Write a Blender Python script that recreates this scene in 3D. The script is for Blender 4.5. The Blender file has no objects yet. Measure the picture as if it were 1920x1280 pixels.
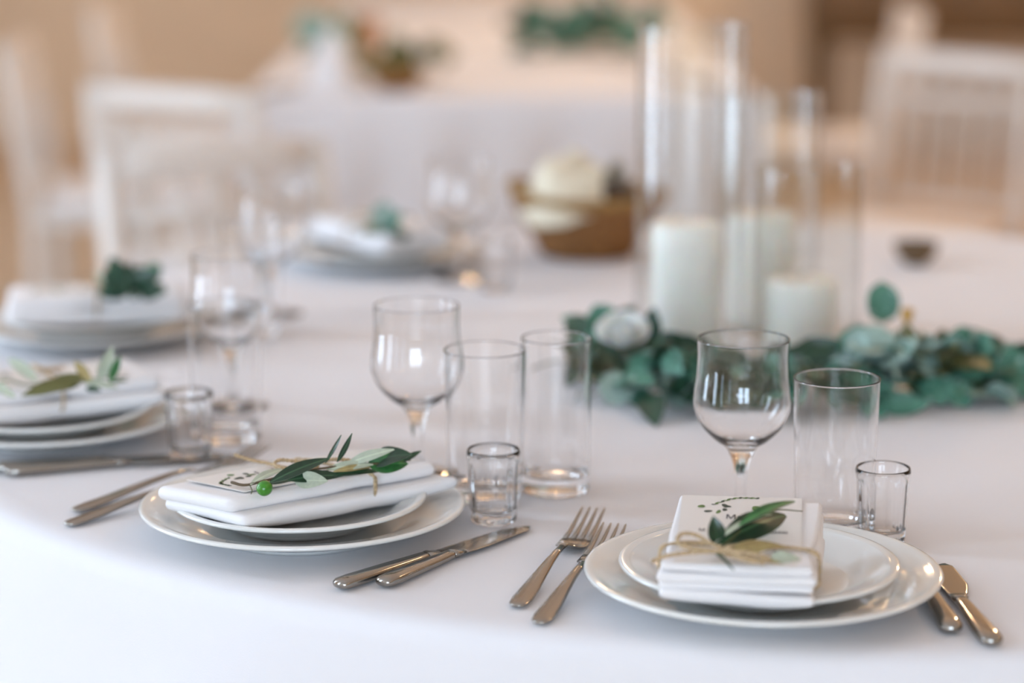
import bpy, math, random
from mathutils import Vector, Matrix, noise
random.seed(11)
PI = math.pi
SC = bpy.context.scene
COL = SC.collection
TZ = 0.75                                   # height of the table top above the floor

# ------------------------------------------------------------------ camera
cd = bpy.data.cameras.new('camera'); cam = bpy.data.objects.new('camera', cd); COL.objects.link(cam)
cd.lens = 85.0; cd.sensor_width = 36.0; cd.sensor_fit = 'HORIZONTAL'
cam.location = (0, 0, TZ + 0.54)
cam.rotation_euler = (math.radians(90 - 11.9), 0, 0)
cd.clip_start = 0.05; cd.clip_end = 100
cd.dof.use_dof = True; cd.dof.focus_distance = 1.80; cd.dof.aperture_fstop = 2.25
SC.camera = cam

# ------------------------------------------------------------------ world, lights, exposure
W = bpy.data.worlds.new('world'); SC.world = W; W.use_nodes = True
W.node_tree.nodes['Background'].inputs[0].default_value = (0.80, 0.90, 1.0, 1)
W.node_tree.nodes['Background'].inputs[1].default_value = 0.6
SC.view_settings.view_transform = 'Standard'; SC.view_settings.look = 'None'
SC.view_settings.gamma = 1.0; SC.view_settings.use_curve_mapping = False
SC.view_settings.exposure = 0.02
SC.cycles.max_bounces = 12; SC.cycles.diffuse_bounces = 4; SC.cycles.use_light_tree = False; SC.cycles.transmission_bounces = 12; SC.cycles.transparent_max_bounces = 32

P_FAR, P_REAR, P_LAMP = 34, 370, 0.85
def area(name, loc, rot, sx, sy, power, col):
    l = bpy.data.lights.new(name, 'AREA'); l.shape = 'RECTANGLE'; l.size = sx; l.size_y = sy
    l.energy = power; l.color = col
    o = bpy.data.objects.new(name, l); COL.objects.link(o); o.location = loc; o.rotation_euler = rot
    return o
# overcast daylight standing outside each window of the left wall and of the wall behind the camera
WX, WYR, WZ0, WZ1 = -3.2, -9.0, 0.35, 3.4
LEFT_WIN = [(-3.5, -2.3), (-0.8, -0.2), (0.62, 1.24), (2.5, 3.3), (4.9, 6.0), (7.2, 8.3)]      # y ranges of left windows; the last three added to light the background
LEFT_W = [28, 30, 72, 150, P_FAR, P_FAR]
REAR_WIN = [(-2.7, -0.7), (0.0, 2.0)]                                          # x ranges of rear windows, added to light the cloths from the camera side
DAY = (0.63, 0.795, 1.0)
for (a, b), p in zip(LEFT_WIN, LEFT_W):
    area('daylight', (WX - 0.35, (a + b) / 2, (WZ0 + WZ1) / 2), (0, -PI / 2, 0), WZ1 - WZ0, b - a, p, DAY)
for a, b in REAR_WIN:
    area('daylight', ((a + b) / 2, WYR - 0.35, (WZ0 + WZ1) / 2), (PI / 2, 0, 0), b - a, WZ1 - WZ0, P_REAR, DAY)

# ------------------------------------------------------------------ materials
def mat(name, col, rough=0.5, metal=0.0, spec=0.5, var=0.0, vscale=20, bump=0.0, bscale=200, sss=0.0, sssr=0.01, sheen=0.0, coat=0.0, trans=0.0):
    m = bpy.data.materials.new(name); m.use_nodes = True
    nt = m.node_tree; b = nt.nodes['Principled BSDF']
    b.inputs['Base Color'].default_value = (*col, 1); b.inputs['Roughness'].default_value = rough
    b.inputs['Metallic'].default_value = metal; b.inputs['Specular IOR Level'].default_value = spec
    if sheen: b.inputs['Sheen Weight'].default_value = sheen
    if coat: b.inputs['Coat Weight'].default_value = coat; b.inputs['Coat Roughness'].default_value = 0.05
    if sss:
        b.inputs['Subsurface Weight'].default_value = sss
        b.inputs['Subsurface Radius'].default_value = (1.0, 0.6, 0.35); b.inputs['Subsurface Scale'].default_value = sssr
    if var or bump:
        tc = nt.nodes.new('ShaderNodeTexCoord')
    if var:
        n = nt.nodes.new('ShaderNodeTexNoise'); n.inputs['Scale'].default_value = vscale; n.inputs['Detail'].default_value = 3
        nt.links.new(tc.outputs['Object'], n.inputs['Vector'])
        r = nt.nodes.new('ShaderNodeValToRGB')
        r.color_ramp.elements[0].position = 0.3; r.color_ramp.elements[1].position = 0.7
        r.color_ramp.elements[0].color = (*[c * (1 - var) for c in col], 1)
        r.color_ramp.elements[1].color = (*[min(1, c * (1 + var)) for c in col], 1)
        nt.links.new(n.outputs['Fac'], r.inputs['Fac']); nt.links.new(r.outputs['Color'], b.inputs['Base Color'])
    if bump:
        n2 = nt.nodes.new('ShaderNodeTexNoise'); n2.inputs['Scale'].default_value = bscale; n2.inputs['Detail'].default_value = 2
        nt.links.new(tc.outputs['Object'], n2.inputs['Vector'])
        bp = nt.nodes.new('ShaderNodeBump'); bp.inputs['Strength'].default_value = bump; bp.inputs['Distance'].default_value = 0.001
        nt.links.new(n2.outputs['Fac'], bp.inputs['Height']); nt.links.new(bp.outputs['Normal'], b.inputs['Normal'])
    return m

def glass_mat(name, col=(1, 1, 1), ior=1.46):
    m = bpy.data.materials.new(name); m.use_nodes = True; nt = m.node_tree; nt.nodes.clear()
    o = nt.nodes.new('ShaderNodeOutputMaterial'); g = nt.nodes.new('ShaderNodeBsdfGlass')
    g.inputs['Color'].default_value = (*col, 1); g.inputs['Roughness'].default_value = 0.0; g.inputs['IOR'].default_value = ior
    nt.links.new(g.outputs[0], o.inputs[0]); return m

def thin_glass_mat(name, tint):
    """thin wall: what is not mirrored passes straight through"""
    m = bpy.data.materials.new(name); m.use_nodes = True; nt = m.node_tree; nt.nodes.clear()
    o = nt.nodes.new('ShaderNodeOutputMaterial'); t = nt.nodes.new('ShaderNodeBsdfTransparent'); g = nt.nodes.new('ShaderNodeBsdfGlossy')
    t.inputs['Color'].default_value = (*tint, 1); g.inputs['Roughness'].default_value = 0.0
    lw = nt.nodes.new('ShaderNodeLayerWeight'); lw.inputs['Blend'].default_value = 0.5
    pw = nt.nodes.new('ShaderNodeMath'); pw.operation = 'POWER'; pw.inputs[1].default_value = 4.5
    ma = nt.nodes.new('ShaderNodeMath'); ma.operation = 'MULTIPLY_ADD'; ma.inputs[1].default_value = 0.9; ma.inputs[2].default_value = 0.05
    mx = nt.nodes.new('ShaderNodeMixShader'); nt.links.new(lw.outputs['Facing'], pw.inputs[0]); nt.links.new(pw.outputs[0], ma.inputs[0])
    nt.links.new(ma.outputs[0], mx.inputs[0]); nt.links.new(t.outputs[0], mx.inputs[1]); nt.links.new(g.outputs[0], mx.inputs[2]); nt.links.new(mx.outputs[0], o.inputs[0]); return m

def pane_mat():
    m = bpy.data.materials.new('window_glass'); m.use_nodes = True; nt = m.node_tree; nt.nodes.clear()
    o = nt.nodes.new('ShaderNodeOutputMaterial'); t = nt.nodes.new('ShaderNodeBsdfTransparent'); g = nt.nodes.new('ShaderNodeBsdfGlossy')
    g.inputs['Roughness'].default_value = 0.02; mx = nt.nodes.new('ShaderNodeMixShader'); mx.inputs[0].default_value = 0.06
    nt.links.new(t.outputs[0], mx.inputs[1]); nt.links.new(g.outputs[0], mx.inputs[2]); nt.links.new(mx.outputs[0], o.inputs[0]); return m

def plank_mat(name, c1, c2):
    m = mat(name, c1, 0.45); nt = m.node_tree; b = nt.nodes['Principled BSDF']
    tc = nt.nodes.new('ShaderNodeTexCoord'); mp = nt.nodes.new('ShaderNodeMapping'); mp.inputs['Scale'].default_value = (7, 0.7, 1)
    n = nt.nodes.new('ShaderNodeTexNoise'); n.inputs['Scale'].default_value = 2.5; n.inputs['Detail'].default_value = 5
    r = nt.nodes.new('ShaderNodeValToRGB'); r.color_ramp.elements[0].color = (*c1, 1); r.color_ramp.elements[1].color = (*c2, 1)
    r.color_ramp.elements[0].position = 0.35; r.color_ramp.elements[1].position = 0.65
    nt.links.new(tc.outputs['Object'], mp.inputs['Vector']); nt.links.new(mp.outputs[0], n.inputs['Vector'])
    nt.links.new(n.outputs['Fac'], r.inputs['Fac']); nt.links.new(r.outputs['Color'], b.inputs['Base Color']); return m

def emit_mat(name, col, s):
    m = bpy.data.materials.new(name); m.use_nodes = True; b = m.node_tree.nodes['Principled BSDF']
    b.inputs['Emission Color'].default_value = (*col, 1); b.inputs['Emission Strength'].default_value = s; m.cycles.emission_sampling = 'NONE'; return m

M = dict(
    cloth=mat('white_tablecloth', (0.79, 0.78, 0.80), 0.85, spec=0.2, bump=0.12, bscale=900, sheen=0.15),
    linen=mat('white_linen', (0.84, 0.82, 0.82), 0.85, spec=0.2, bump=0.25, bscale=1200, sheen=0.15),
    porcelain=mat('porcelain', (0.76, 0.76, 0.73), 0.12, spec=0.55, coat=0.4),
    steel=mat('steel', (0.35, 0.33, 0.30), 0.12, metal=1.0),
    blade=mat('blade_steel', (0.31, 0.295, 0.27), 0.16, metal=1.0),
    glass=glass_mat('clear_glass'), vase=thin_glass_mat('vase_glass', (0.975, 0.98, 0.975)),
    wax=mat('candle_wax', (0.93, 0.91, 0.84), 0.45, sss=0.35, sssr=0.02), wick=mat('wick', (0.5, 0.45, 0.38), 0.9),
    paper=mat('card_paper', (0.80, 0.76, 0.72), 0.7, spec=0.25), ink=mat('ink', (0.02, 0.02, 0.03), 0.7),
    pgreen=mat('print_green', (0.13, 0.22, 0.06), 0.7, var=0.4, vscale=300), pdark=mat('print_dark', (0.06, 0.08, 0.06), 0.7),
    twine=mat('jute_twine', (0.50, 0.37, 0.22), 0.95, var=0.35, vscale=500),
    chair=mat('white_chair_paint', (0.74, 0.68, 0.62), 0.4), cushion=mat('white_cushion', (0.8, 0.78, 0.78), 0.85),
    wall=mat('beige_plaster', (0.76, 0.62, 0.46), 0.9, var=0.06, vscale=2), wallr=mat('brown_plaster', (0.50, 0.36, 0.23), 0.9, var=0.08, vscale=2),
    ceil=mat('white_ceiling', (0.87, 0.87, 0.89), 0.9), frame=mat('window_frame_paint', (0.75, 0.74, 0.72), 0.5), pane=pane_mat(),
    floor=plank_mat('oak_floor', (0.58, 0.43, 0.29), (0.68, 0.53, 0.38)),
    wicker=mat('wicker', (0.27, 0.12, 0.035), 0.7, var=0.4, vscale=90), wickerl=mat('wicker_rim', (0.32, 0.18, 0.05), 0.7, var=0.3, vscale=90),
    liner=mat('cream_cloth', (0.76, 0.68, 0.52), 0.9), gap=mat('dark_gap', (0.06, 0.03, 0.015), 0.8, var=0.4, vscale=60),
    darkwood=mat('dark_wood', (0.13, 0.075, 0.03), 0.5, var=0.3, vscale=8), tablewood=mat('table_wood', (0.35, 0.25, 0.15), 0.6),
    terracotta=mat('amber_clay', (0.42, 0.17, 0.04), 0.5), lampmetal=mat('lamp_metal', (0.25, 0.18, 0.1), 0.4, metal=1.0),
    bulb=emit_mat('bulb_glow', (1.0, 0.62, 0.32), 25),
    euc=mat('eucalyptus_leaf', (0.065, 0.205, 0.14), 0.5, var=0.3, vscale=4), eucb=mat('eucalyptus_back', (0.33, 0.46, 0.40), 0.6, var=0.15, vscale=4),
    dk=mat('dark_leaf', (0.018, 0.062, 0.035), 0.32, var=0.4, vscale=40), dkb=mat('dark_leaf_back', (0.05, 0.12, 0.07), 0.5),
    oliv=mat('brown_olive_leaf', (0.12, 0.12, 0.035), 0.5, var=0.3, vscale=30), olivb=mat('brown_olive_back', (0.2, 0.2, 0.1), 0.6),
    ol=mat('olive_leaf', (0.010, 0.040, 0.018), 0.3, var=0.35, vscale=8, spec=0.6), olb=mat('olive_leaf_back', (0.42, 0.47, 0.36), 0.6, var=0.12, vscale=6),
    olg=mat('bright_leaf', (0.022, 0.12, 0.03), 0.3, var=0.35, vscale=6, spec=0.6),
    tan=mat('dry_leaf', (0.34, 0.27, 0.11), 0.55, var=0.25, vscale=6), tanb=mat('dry_leaf_back', (0.5, 0.42, 0.26), 0.7),
    stem=mat('green_stem', (0.11, 0.12, 0.05), 0.6), bstem=mat('brown_stem', (0.10, 0.065, 0.03), 0.7),
    fruit=mat('green_olive', (0.04, 0.22, 0.012), 0.25, var=0.15, vscale=150, coat=0.3),
    petal=mat('rose_petal', (0.95, 0.94, 0.88), 0.6, sss=0.5, sssr=0.012), bud=mat('peach_bud', (0.62, 0.36, 0.08), 0.6),
)

def add_vein(m, k, w=.012):
    """pale midrib along the middle of a leaf (leaf meshes run along their own y axis)"""
    nt = m.node_tree; b = nt.nodes['Principled BSDF']; old = b.inputs['Base Color']
    tc = nt.nodes.new('ShaderNodeTexCoord'); sp = nt.nodes.new('ShaderNodeSeparateXYZ'); nt.links.new(tc.outputs['Object'], sp.inputs[0])
    ab = nt.nodes.new('ShaderNodeMath'); ab.operation = 'ABSOLUTE'; nt.links.new(sp.outputs['X'], ab.inputs[0])
    mr = nt.nodes.new('ShaderNodeMapRange'); mr.inputs['From Min'].default_value = w * .4; mr.inputs['From Max'].default_value = w; mr.inputs['To Min'].default_value = 1; mr.inputs['To Max'].default_value = 0
    nt.links.new(ab.outputs[0], mr.inputs[0]); mx = nt.nodes.new('ShaderNodeMix'); mx.data_type = 'RGBA'
    nt.links.new(mr.outputs[0], mx.inputs[0])
    if old.is_linked: nt.links.new(old.links[0].from_socket, mx.inputs[6])
    else: mx.inputs[6].default_value = old.default_value
    c = old.default_value; mx.inputs[7].default_value = (min(1, c[0] * k + .03), min(1, c[1] * k + .04), min(1, c[2] * k + .02), 1)
    nt.links.new(mx.outputs[2], b.inputs['Base Color'])
for q in ('euc', 'dk', 'ol', 'olg', 'olb', 'tan', 'oliv'): add_vein(M[q], 1.35 if q in ('olb', 'tan') else 2.2)

# ------------------------------------------------------------------ geometry helpers
def mesh(name, v, f, mats, smooth=True, mi=None):
    if mats in ('glass', 'vase'): f = [q[::-1] for q in f]      # glass profiles run inside up, outside down: face outward
    me = bpy.data.meshes.new(name); me.from_pydata([tuple(p) for p in v], [], f)
    for m in (mats if isinstance(mats, (list, tuple)) else [mats]): me.materials.append(M[m])
    if smooth: me.polygons.foreach_set('use_smooth', [True] * len(me.polygons))
    if mi: me.polygons.foreach_set('material_index', mi)
    me.update(); return me
def link(name, me, parent=None, loc=(0, 0, 0), rot=(0, 0, 0)):
    o = bpy.data.objects.new(name, me); COL.objects.link(o); o.parent = parent; o.location = loc; o.rotation_euler = rot; return o
def tag(o, label, cat, group=None):
    o['label'] = label; o['category'] = cat
    if group: o['group'] = group
    return o
def thing(name, label, cat, loc=(0, 0, 0), rz=0, group=None):
    o = bpy.data.objects.new(name, None); COL.objects.link(o); o.location = loc; o.rotation_euler = (0, 0, rz); o.empty_display_size = 0.05
    return tag(o, label, cat, group)
def struct(o): o['kind'] = 'structure'; return o
def copy_tree(o, parent=None):
    c = o.copy(); COL.objects.link(c); c.parent = parent
    for ch in o.children: copy_tree(ch, c)
    return c
def dup(o, loc, rz, label, group=None):
    c = copy_tree(o); c.location = loc; c.rotation_euler = (0, 0, rz); c['label'] = label
    if group: c['group'] = group
    return c

def lathe(prof, n=64, rf=None):
    """surface of revolution of [(r, z)]; r = 0 closes with a fan; rf(r, z, angle) reshapes the radius"""
    v, f, rows = [], [], []
    for r, z in prof:
        if r < 1e-7: rows.append([len(v)]); v.append((0, 0, z))
        else:
            row = []
            for i in range(n):
                a = 2 * PI * i / n; q = rf(r, z, a) if rf else r
                row.append(len(v)); v.append((q * math.cos(a), q * math.sin(a), z))
            rows.append(row)
    for A, B in zip(rows, rows[1:]):
        for i in range(n):
            j = (i + 1) % n
            if len(A) == 1 and len(B) == 1: continue
            if len(A) == 1: f.append((A[0], B[j], B[i]))
            elif len(B) == 1: f.append((A[i], A[j], B[0]))
            else: f.append((A[i], A[j], B[j], B[i]))
    return v, f
def spline(pts, n):
    """Catmull-Rom through the points"""
    P = [Vector(p) for p in pts]; P = [2 * P[0] - P[1]] + P + [2 * P[-1] - P[-2]]
    out = []
    k = len(P) - 3
    for i in range(n + 1):
        t = i / n * k; s = min(int(t), k - 1); u = t - s
        a, b, c, d = P[s:s + 4]
        out.append(0.5 * ((2 * b) + (c - a) * u + (2 * a - 5 * b + 4 * c - d) * u * u + (3 * b - a - 3 * c + d) * u ** 3))
    return out
def tube(path, r, n=8, closed=False, cap=True):
    path = [Vector(p) for p in path]; m = len(path); v, f = [], []
    up = Vector((0.13, 0.21, 0.97)); rr = r if callable(r) else (lambda t: r)
    for i, p in enumerate(path):
        a = path[(i - 1) % m] if (closed or i) else p; b = path[(i + 1) % m] if (closed or i < m - 1) else p
        d = (b - a).normalized(); s = d.cross(up)
        if s.length < 1e-3: s = d.cross(Vector((1, 0, 0)))
        s.normalize(); u = s.cross(d); q = rr(i / max(1, m - 1))
        for k in range(n):
            t = 2 * PI * k / n; v.append(p + q * (math.cos(t) * s + math.sin(t) * u))
    for i in range(m if closed else m - 1):
        for k in range(n):
            a, b = i * n + k, i * n + (k + 1) % n; c, d = ((i + 1) % m) * n + (k + 1) % n, ((i + 1) % m) * n + k
            f.append((a, b, c, d))
    if cap and not closed: f.append(tuple(range(n))[::-1]); f.append(tuple(range((m - 1) * n, m * n)))
    return v, f
def join(*vf):
    V, F = [], []
    for v, f in vf:
        k = len(V); V += [tuple(p) for p in v]; F += [tuple(i + k for i in q) for q in f]
    return V, F
def box(x0, x1, y0, y1, z0, z1):
    v = [(x, y, z) for z in (z0, z1) for y in (y0, y1) for x in (x0, x1)]
    return v, [(0, 2, 3, 1), (4, 5, 7, 6), (0, 1, 5, 4), (2, 6, 7, 3), (0, 4, 6, 2), (1, 3, 7, 5)]
def loft(secs, n=12, pw=2.4):
    """sections (x, y, z, width, thickness) along y, superelliptic, closed at both ends"""
    v, f = [], []
    for (x, y, z, w, t) in secs:
        for k in range(n):
            a = 2 * PI * k / n; c, s = math.cos(a), math.sin(a)
            v.append((x + w / 2 * math.copysign(abs(c) ** (2 / pw), c), y, z + t / 2 * math.copysign(abs(s) ** (2 / pw), s)))
    for i in range(len(secs) - 1):
        for k in range(n):
            a, b = i * n + k, i * n + (k + 1) % n
            f.append((a, a + n, b + n, b))
    f.append(tuple(range(n))); f.append(tuple(range((len(secs) - 1) * n, len(secs) * n))[::-1])
    return v, f

# ------------------------------------------------------------------ the room
X0, X1, Y0, Y1, ZC = WX, 4.6, WYR, 10.2, 3.6
struct(link('floor', mesh('floor', *box(X0 - .2, X1 + .2, Y0 - .2, Y1 + .2, -0.1, 0), 'floor', False)))
struct(link('ceiling', mesh('ceiling', *box(X0 - .2, X1 + .2, Y0 - .2, Y1 + .2, ZC, ZC + .1), 'ceil', False)))
struct(link('wall_right', mesh('wall_right', *box(X1, X1 + .2, Y0 - .2, Y1 + .2, 0, ZC), 'wallr', False)))
struct(link('wall_back', mesh('wall_back', *box(X0, X1, Y1, Y1 + .2, 0, ZC), 'wall', False)))
ys = [Y0 - .2] + [q for ab in LEFT_WIN for q in ab] + [Y1 + .2]
bl = [box(X0 - .2, X0, ys[i], ys[i + 1], 0, ZC) for i in range(0, len(ys), 2)]
for a, b in LEFT_WIN: bl += [box(X0 - .2, X0, a, b, 0, WZ0), box(X0 - .2, X0, a, b, WZ1, ZC)]
struct(link('wall_left', mesh('wall_left', *join(*bl), 'wall', False)))
xs = [X0] + [q for ab in REAR_WIN for q in ab] + [X1]
bl = [box(xs[i], xs[i + 1], Y0 - .2, Y0, 0, ZC) for i in range(0, len(xs), 2)]
for a, b in REAR_WIN: bl += [box(a, b, Y0 - .2, Y0, 0, WZ0), box(a, b, Y0 - .2, Y0, WZ1, ZC)]
struct(link('wall_front', mesh('wall_front', *join(*bl), 'wall', False)))
def window(i, a, b, side):
    def bb(u0, u1, z0, z1, d0, d1):
        return box(X0 - d1, X0 - d0, u0, u1, z0, z1) if side == 'L' else box(u0, u1, Y0 - d1, Y0 - d0, z0, z1)
    w = bpy.data.objects.new('window_%d' % i, None); COL.objects.link(w); struct(w)
    t = .05
    link('window_frame', mesh('window_frame', *join(bb(a, a + t, WZ0, WZ1, .06, .13), bb(b - t, b, WZ0, WZ1, .06, .13), bb(a, b, WZ0, WZ0 + t, .06, .13), bb(a, b, WZ1 - t, WZ1, .06, .13)), 'frame', False), w)
    for k in (1, 2):
        u = a + (b - a) * k / 3; link('mullion', mesh('mullion', *bb(u - .02, u + .02, WZ0 + t, WZ1 - t, .07, .12), 'frame', False), w)
    for k in (1, 2, 3):
        z = WZ0 + (WZ1 - WZ0) * k / 4; link('transom', mesh('transom', *bb(a + t, b - t, z - .015, z + .015, .075, .115), 'frame', False), w)
    link('pane', mesh('pane', *bb(a + t, b - t, WZ0 + t, WZ1 - t, .092, .098), 'pane', False), w)
for i, (a, b) in enumerate(LEFT_WIN): window(i + 1, a, b, 'L')
for i, (a, b) in enumerate(REAR_WIN): window(i + 1 + len(LEFT_WIN), a, b, 'R')

# warm pendant lamps hanging from the ceiling
def pendant(loc, label, power):
    x, y, z = loc
    t = thing('pendant_lamp', label, 'lamp', loc, 0, 'warm pendant lamps')
    link('cord', mesh('cord', *tube([(0, 0, .16), (0, 0, ZC - z)], .004, 6), 'lampmetal'), t)
    link('lamp_shade', mesh('lamp_shade', *lathe([(.02, .17), (.03, .165), (.10, .08), (.14, .03), (.137, .03), (.097, .08), (.027, .16), (.0, .163)], 32), 'lampmetal'), t)
    link('bulb', mesh('bulb', *lathe([(0, -.045), (.025, -.038), (.035, -.015), (.03, .01), (.015, .05), (0, .055)], 24), 'bulb'), t)
    l = bpy.data.lights.new('lamp_light', 'POINT'); l.energy = power * P_LAMP; l.color = (1.0, 0.66, 0.38); l.shadow_soft_size = .05
    o = bpy.data.objects.new('lamp_light', l); COL.objects.link(o); o.parent = t; o.location = (0, 0, -.12)
pendant((1.5, 2.9, 2.45), 'warm pendant lamp above the right side of the round table', 9)
pendant((0.1, 6.2, 2.45), 'warm pendant lamp above the near end of the long table', 34)
pendant((2.2, 6.8, 2.45), 'warm pendant lamp above the floor right of the long table', 110)
pendant((1.9, 0.2, 2.45), 'warm pendant lamp near the wall behind the camera', 9)

# ------------------------------------------------------------------ round table and its cloth
TC, TR = (0.295, 2.447), 0.905
t = thing('round_table', 'round banquet table hidden under the white cloth, in the foreground', 'table', (TC[0], TC[1], 0))
link('tabletop', mesh('tabletop', *lathe([(0, .715), (TR - .012, .715), (TR - .008, .73), (TR - .012, .745), (0, .745)], 64), 'tablewood'), t)
for k in range(4):
    a = PI / 4 + k * PI / 2
    link('leg', mesh('leg', *tube([(.55 * math.cos(a), .55 * math.sin(a), 0), (.5 * math.cos(a), .5 * math.sin(a), .714)], .022, 10), 'tablewood'), t)

def round_cloth(R, zt, n=288, seed=0, nf=17, amp=.045):
    v, f = [(0, 0, zt)], []
    rings = [(R * k / 10, 0) for k in range(1, 10)] + [(R - .03, 0), (R - .012, 0), (R - .003, .0035), (R + .002, .009), (R + .004, .018)]
    rings += [(R + .004, .018 + .70 * (k / 18) ** 1.1) for k in range(1, 19)]
    for r, dz in rings:
        for i in range(n):
            a = 2 * PI * i / n
            s = max(0, dz - .018) / .70
            ph = 1.3 * noise.noise((math.cos(a) * 1.7 + seed, math.sin(a) * 1.7, 0))
            w = .5 + .5 * math.sin(nf * a + 3 * ph); m = .55 + .45 * noise.noise((math.cos(a) * 3 + 9, math.sin(a) * 3 + seed, 2))
            q = r + amp * (s ** .8) * (w ** 1.3) * m
            v.append((q * math.cos(a), q * math.sin(a), zt - dz))
    for i in range(n): f.append((0, 1 + i, 1 + (i + 1) % n))
    for k in range(len(rings) - 1):
        for i in range(n):
            j = (i + 1) % n; a = 1 + k * n
            f.append((a + i, a + n + i, a + n + j, a + j))
    return v, f
tag(link('tablecloth', mesh('tablecloth', *round_cloth(TR, TZ), 'cloth'), None, (TC[0], TC[1], 0)), 'white cloth over the round table in the foreground, hanging in soft folds', 'tablecloth')

# ------------------------------------------------------------------ tableware prototypes
def plate_parts(R, H, label, loc, rz=0, group=None):
    t = thing('plate', label, 'plate', loc, rz, group)
    rw = R * .60; th = .0042
    # profile pieces share their boundary rings: foot ring, underside, rim lip, rim slope, well
    foot = [(0, .003), (rw - .012, .003), (rw - .010, .0), (rw - .004, .0), (rw - .002, .0035)]
    under = [(rw - .002, .0035), (rw + .010, .0065), (R * .80, H * .62), (R - .006, H - .0042), (R - .002, H - .0036)]
    lip = [(R - .002, H - .0036), (R - .0004, H - .0026), (R, H - .0014), (R - .0012, H - .0002), (R - .0032, H), (R - .0055, H - .0005), (R - .0075, H - .0012)]
    rim = [(R - .0075, H - .0012), (R * .9, H * .86), (R * .80, H * .66 + .0025), (rw + .012, .0105), (rw + .004, .0082)]
    well = [(rw + .004, .0082), (rw - .006, .0068), (rw * .6, .0063), (0, .0062)]
    b = join(lathe(foot, 96), lathe(under, 96))
    link('underside', mesh('underside', *b, 'porcelain'), t)
    link('rim_lip', mesh('rim_lip', *lathe(lip, 96), 'porcelain'), t)
    link('rim', mesh('rim', *lathe(rim, 96), 'porcelain'), t)
    link('well', mesh('well', *lathe(well, 96), 'porcelain'), t)
    return t

def wine_glass(label, loc, group):
    t = thing('wine_glass', label, 'wine glass', loc, 0, group)
    def sp(p, n): return [(q.x, q.y) for q in spline([(a, b, 0) for a, b in p], n)]
    outer = sp([(.0085, .052), (.013, .060), (.022, .0665), (.0325, .0775), (.0385, .091), (.0388, .102), (.0372, .116), (.0362, .132), (.0366, .1475)], 44)
    rimo = [(.0366, .1475), (.0365, .1481), (.0362, .1484), (.0359, .1481), (.0357, .1475)]
    inner = sp([(.0357, .1475), (.0353, .132), (.0363, .116), (.0379, .102), (.0375, .0915), (.0315, .0787), (.0205, .0687), (.010, .0655), (0, .0648)], 44)
    inner[-1] = (0, .0648)
    stem = sp([(.0085, .052), (.0062, .044), (.0045, .032), (.0042, .018), (.0062, .0085), (.010, .0058)], 24)
    foot = sp([(.010, .0058), (.018, .0042), (.028, .0028), (.0325, .0018)], 12) + [(.0332, .0012), (.0325, .0005), (.030, .0004), (0, .0007)]
    inner[1:1] = [(.03569, .1470), (.03567, .1464)]; outer[-1:-1] = [(.03657, .1464), (.03659, .1470)]
    link('bowl', mesh('bowl', *lathe((inner[::-1] + rimo[::-1][1:-1] + outer[::-1]), 72), 'glass'), t)
    link('stem', mesh('stem', *lathe(stem, 72), 'glass'), t)
    link('foot', mesh('foot', *lathe(foot, 72), 'glass'), t)
    return t
def highball(label, loc, group, rt=.0338, rb=.0300, h=.125, base=.012, name='highball_glass'):
    t = thing(name, label, 'glass', loc, 0, group); w = .0009
    rr = lambda z: rb + (rt - rb) * z / h
    wall_in = [(rr(z) - w, z) for z in [base + .003 + (h - .0010 - base - .003) * k / 14 for k in range(15)]]
    wall_in.insert(-1, (rr(h - .002) - w, h - .002)); wall_in.insert(-1, (rr(h - .0014) - w, h - .0014))
    rim = [(rr(h) - w * .8, h - .0003), (rr(h) - w * .5, h), (rr(h) - w * .2, h - .0003)]
    wall_out = [(rr(z), z) for z in [h - .0010 - (h - .0010 - base) * k / 14 for k in range(15)]]
    wall_out.insert(1, (rr(h - .0014), h - .0014)); wall_out.insert(2, (rr(h - .002), h - .002))
    link('wall', mesh('wall', *lathe(wall_in + rim + wall_out, 72), 'glass'), t)
    floor_in = [(0, base - .0010), (rb * .5, base - .0006), (rb * .8, base + .0004), (rr(base) - w - .001, base + .0016), (rr(base + .003) - w, base + .003)]
    out = [(rr(base), base), (rb, .0035), (rb - .0006, .0014), (rb - .002, .0004), (rb - .006, .0003), (rb * .6, .0018), (0, .0024)]
    link('base', mesh('base', *join(lathe(floor_in, 72), lathe(out, 72)), 'glass'), t)
    return t
def shot_glass(label, loc, group):
    t = thing('shot_glass', label, 'shot glass', loc, 0, group); n = 100; h = .060; R = .0212; NF = 10
    def fac(r, z, a):
        if z > .0525 or z < .004: return r
        k = PI / NF; b = ((a + k) % (2 * k)) - k; pol = .9655 * r / math.cos(b) * 1.0
        m = min(1, (.0525 - z) / .004)
        return r + (min(pol, r) - r) * m
    outer = [(R - .0002, .0592), (R - .0001, .0588), (R + .0001, .0582), (R + .0003, .0572), (R + .0001, .0545), (R - .0003, .0525), (R - .0006, .050), (R - .0009, .0475), (R - .0016, .030), (R - .0022, .014)]
    inner = [(R - .0042, .013), (R - .0034, .030), (R - .0026, .048), (R - .0019, .056), (R - .0016, .0582), (R - .0015, .0588), (R - .0014, .0592)]
    rim = [(R - .0011, .0598), (R - .0007, .06), (R - .0004, .0598)]
    link('wall', mesh('wall', *lathe(inner + rim + outer, n, fac_out(fac, R)), 'glass'), t)
    bo = [(R - .0022, .014), (R - .0026, .005), (R - .0032, .002), (R - .005, .0004), (R * .5, .0006), (0, .0012)]
    bi = [(0, .0085), (R * .5, .0088), (R - .007, .0098), (R - .0048, .0115), (R - .0042, .013)]
    link('base', mesh('base', *join(lathe(bi, n), lathe(bo, n, fac)), 'glass'), t)
    return t
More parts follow.
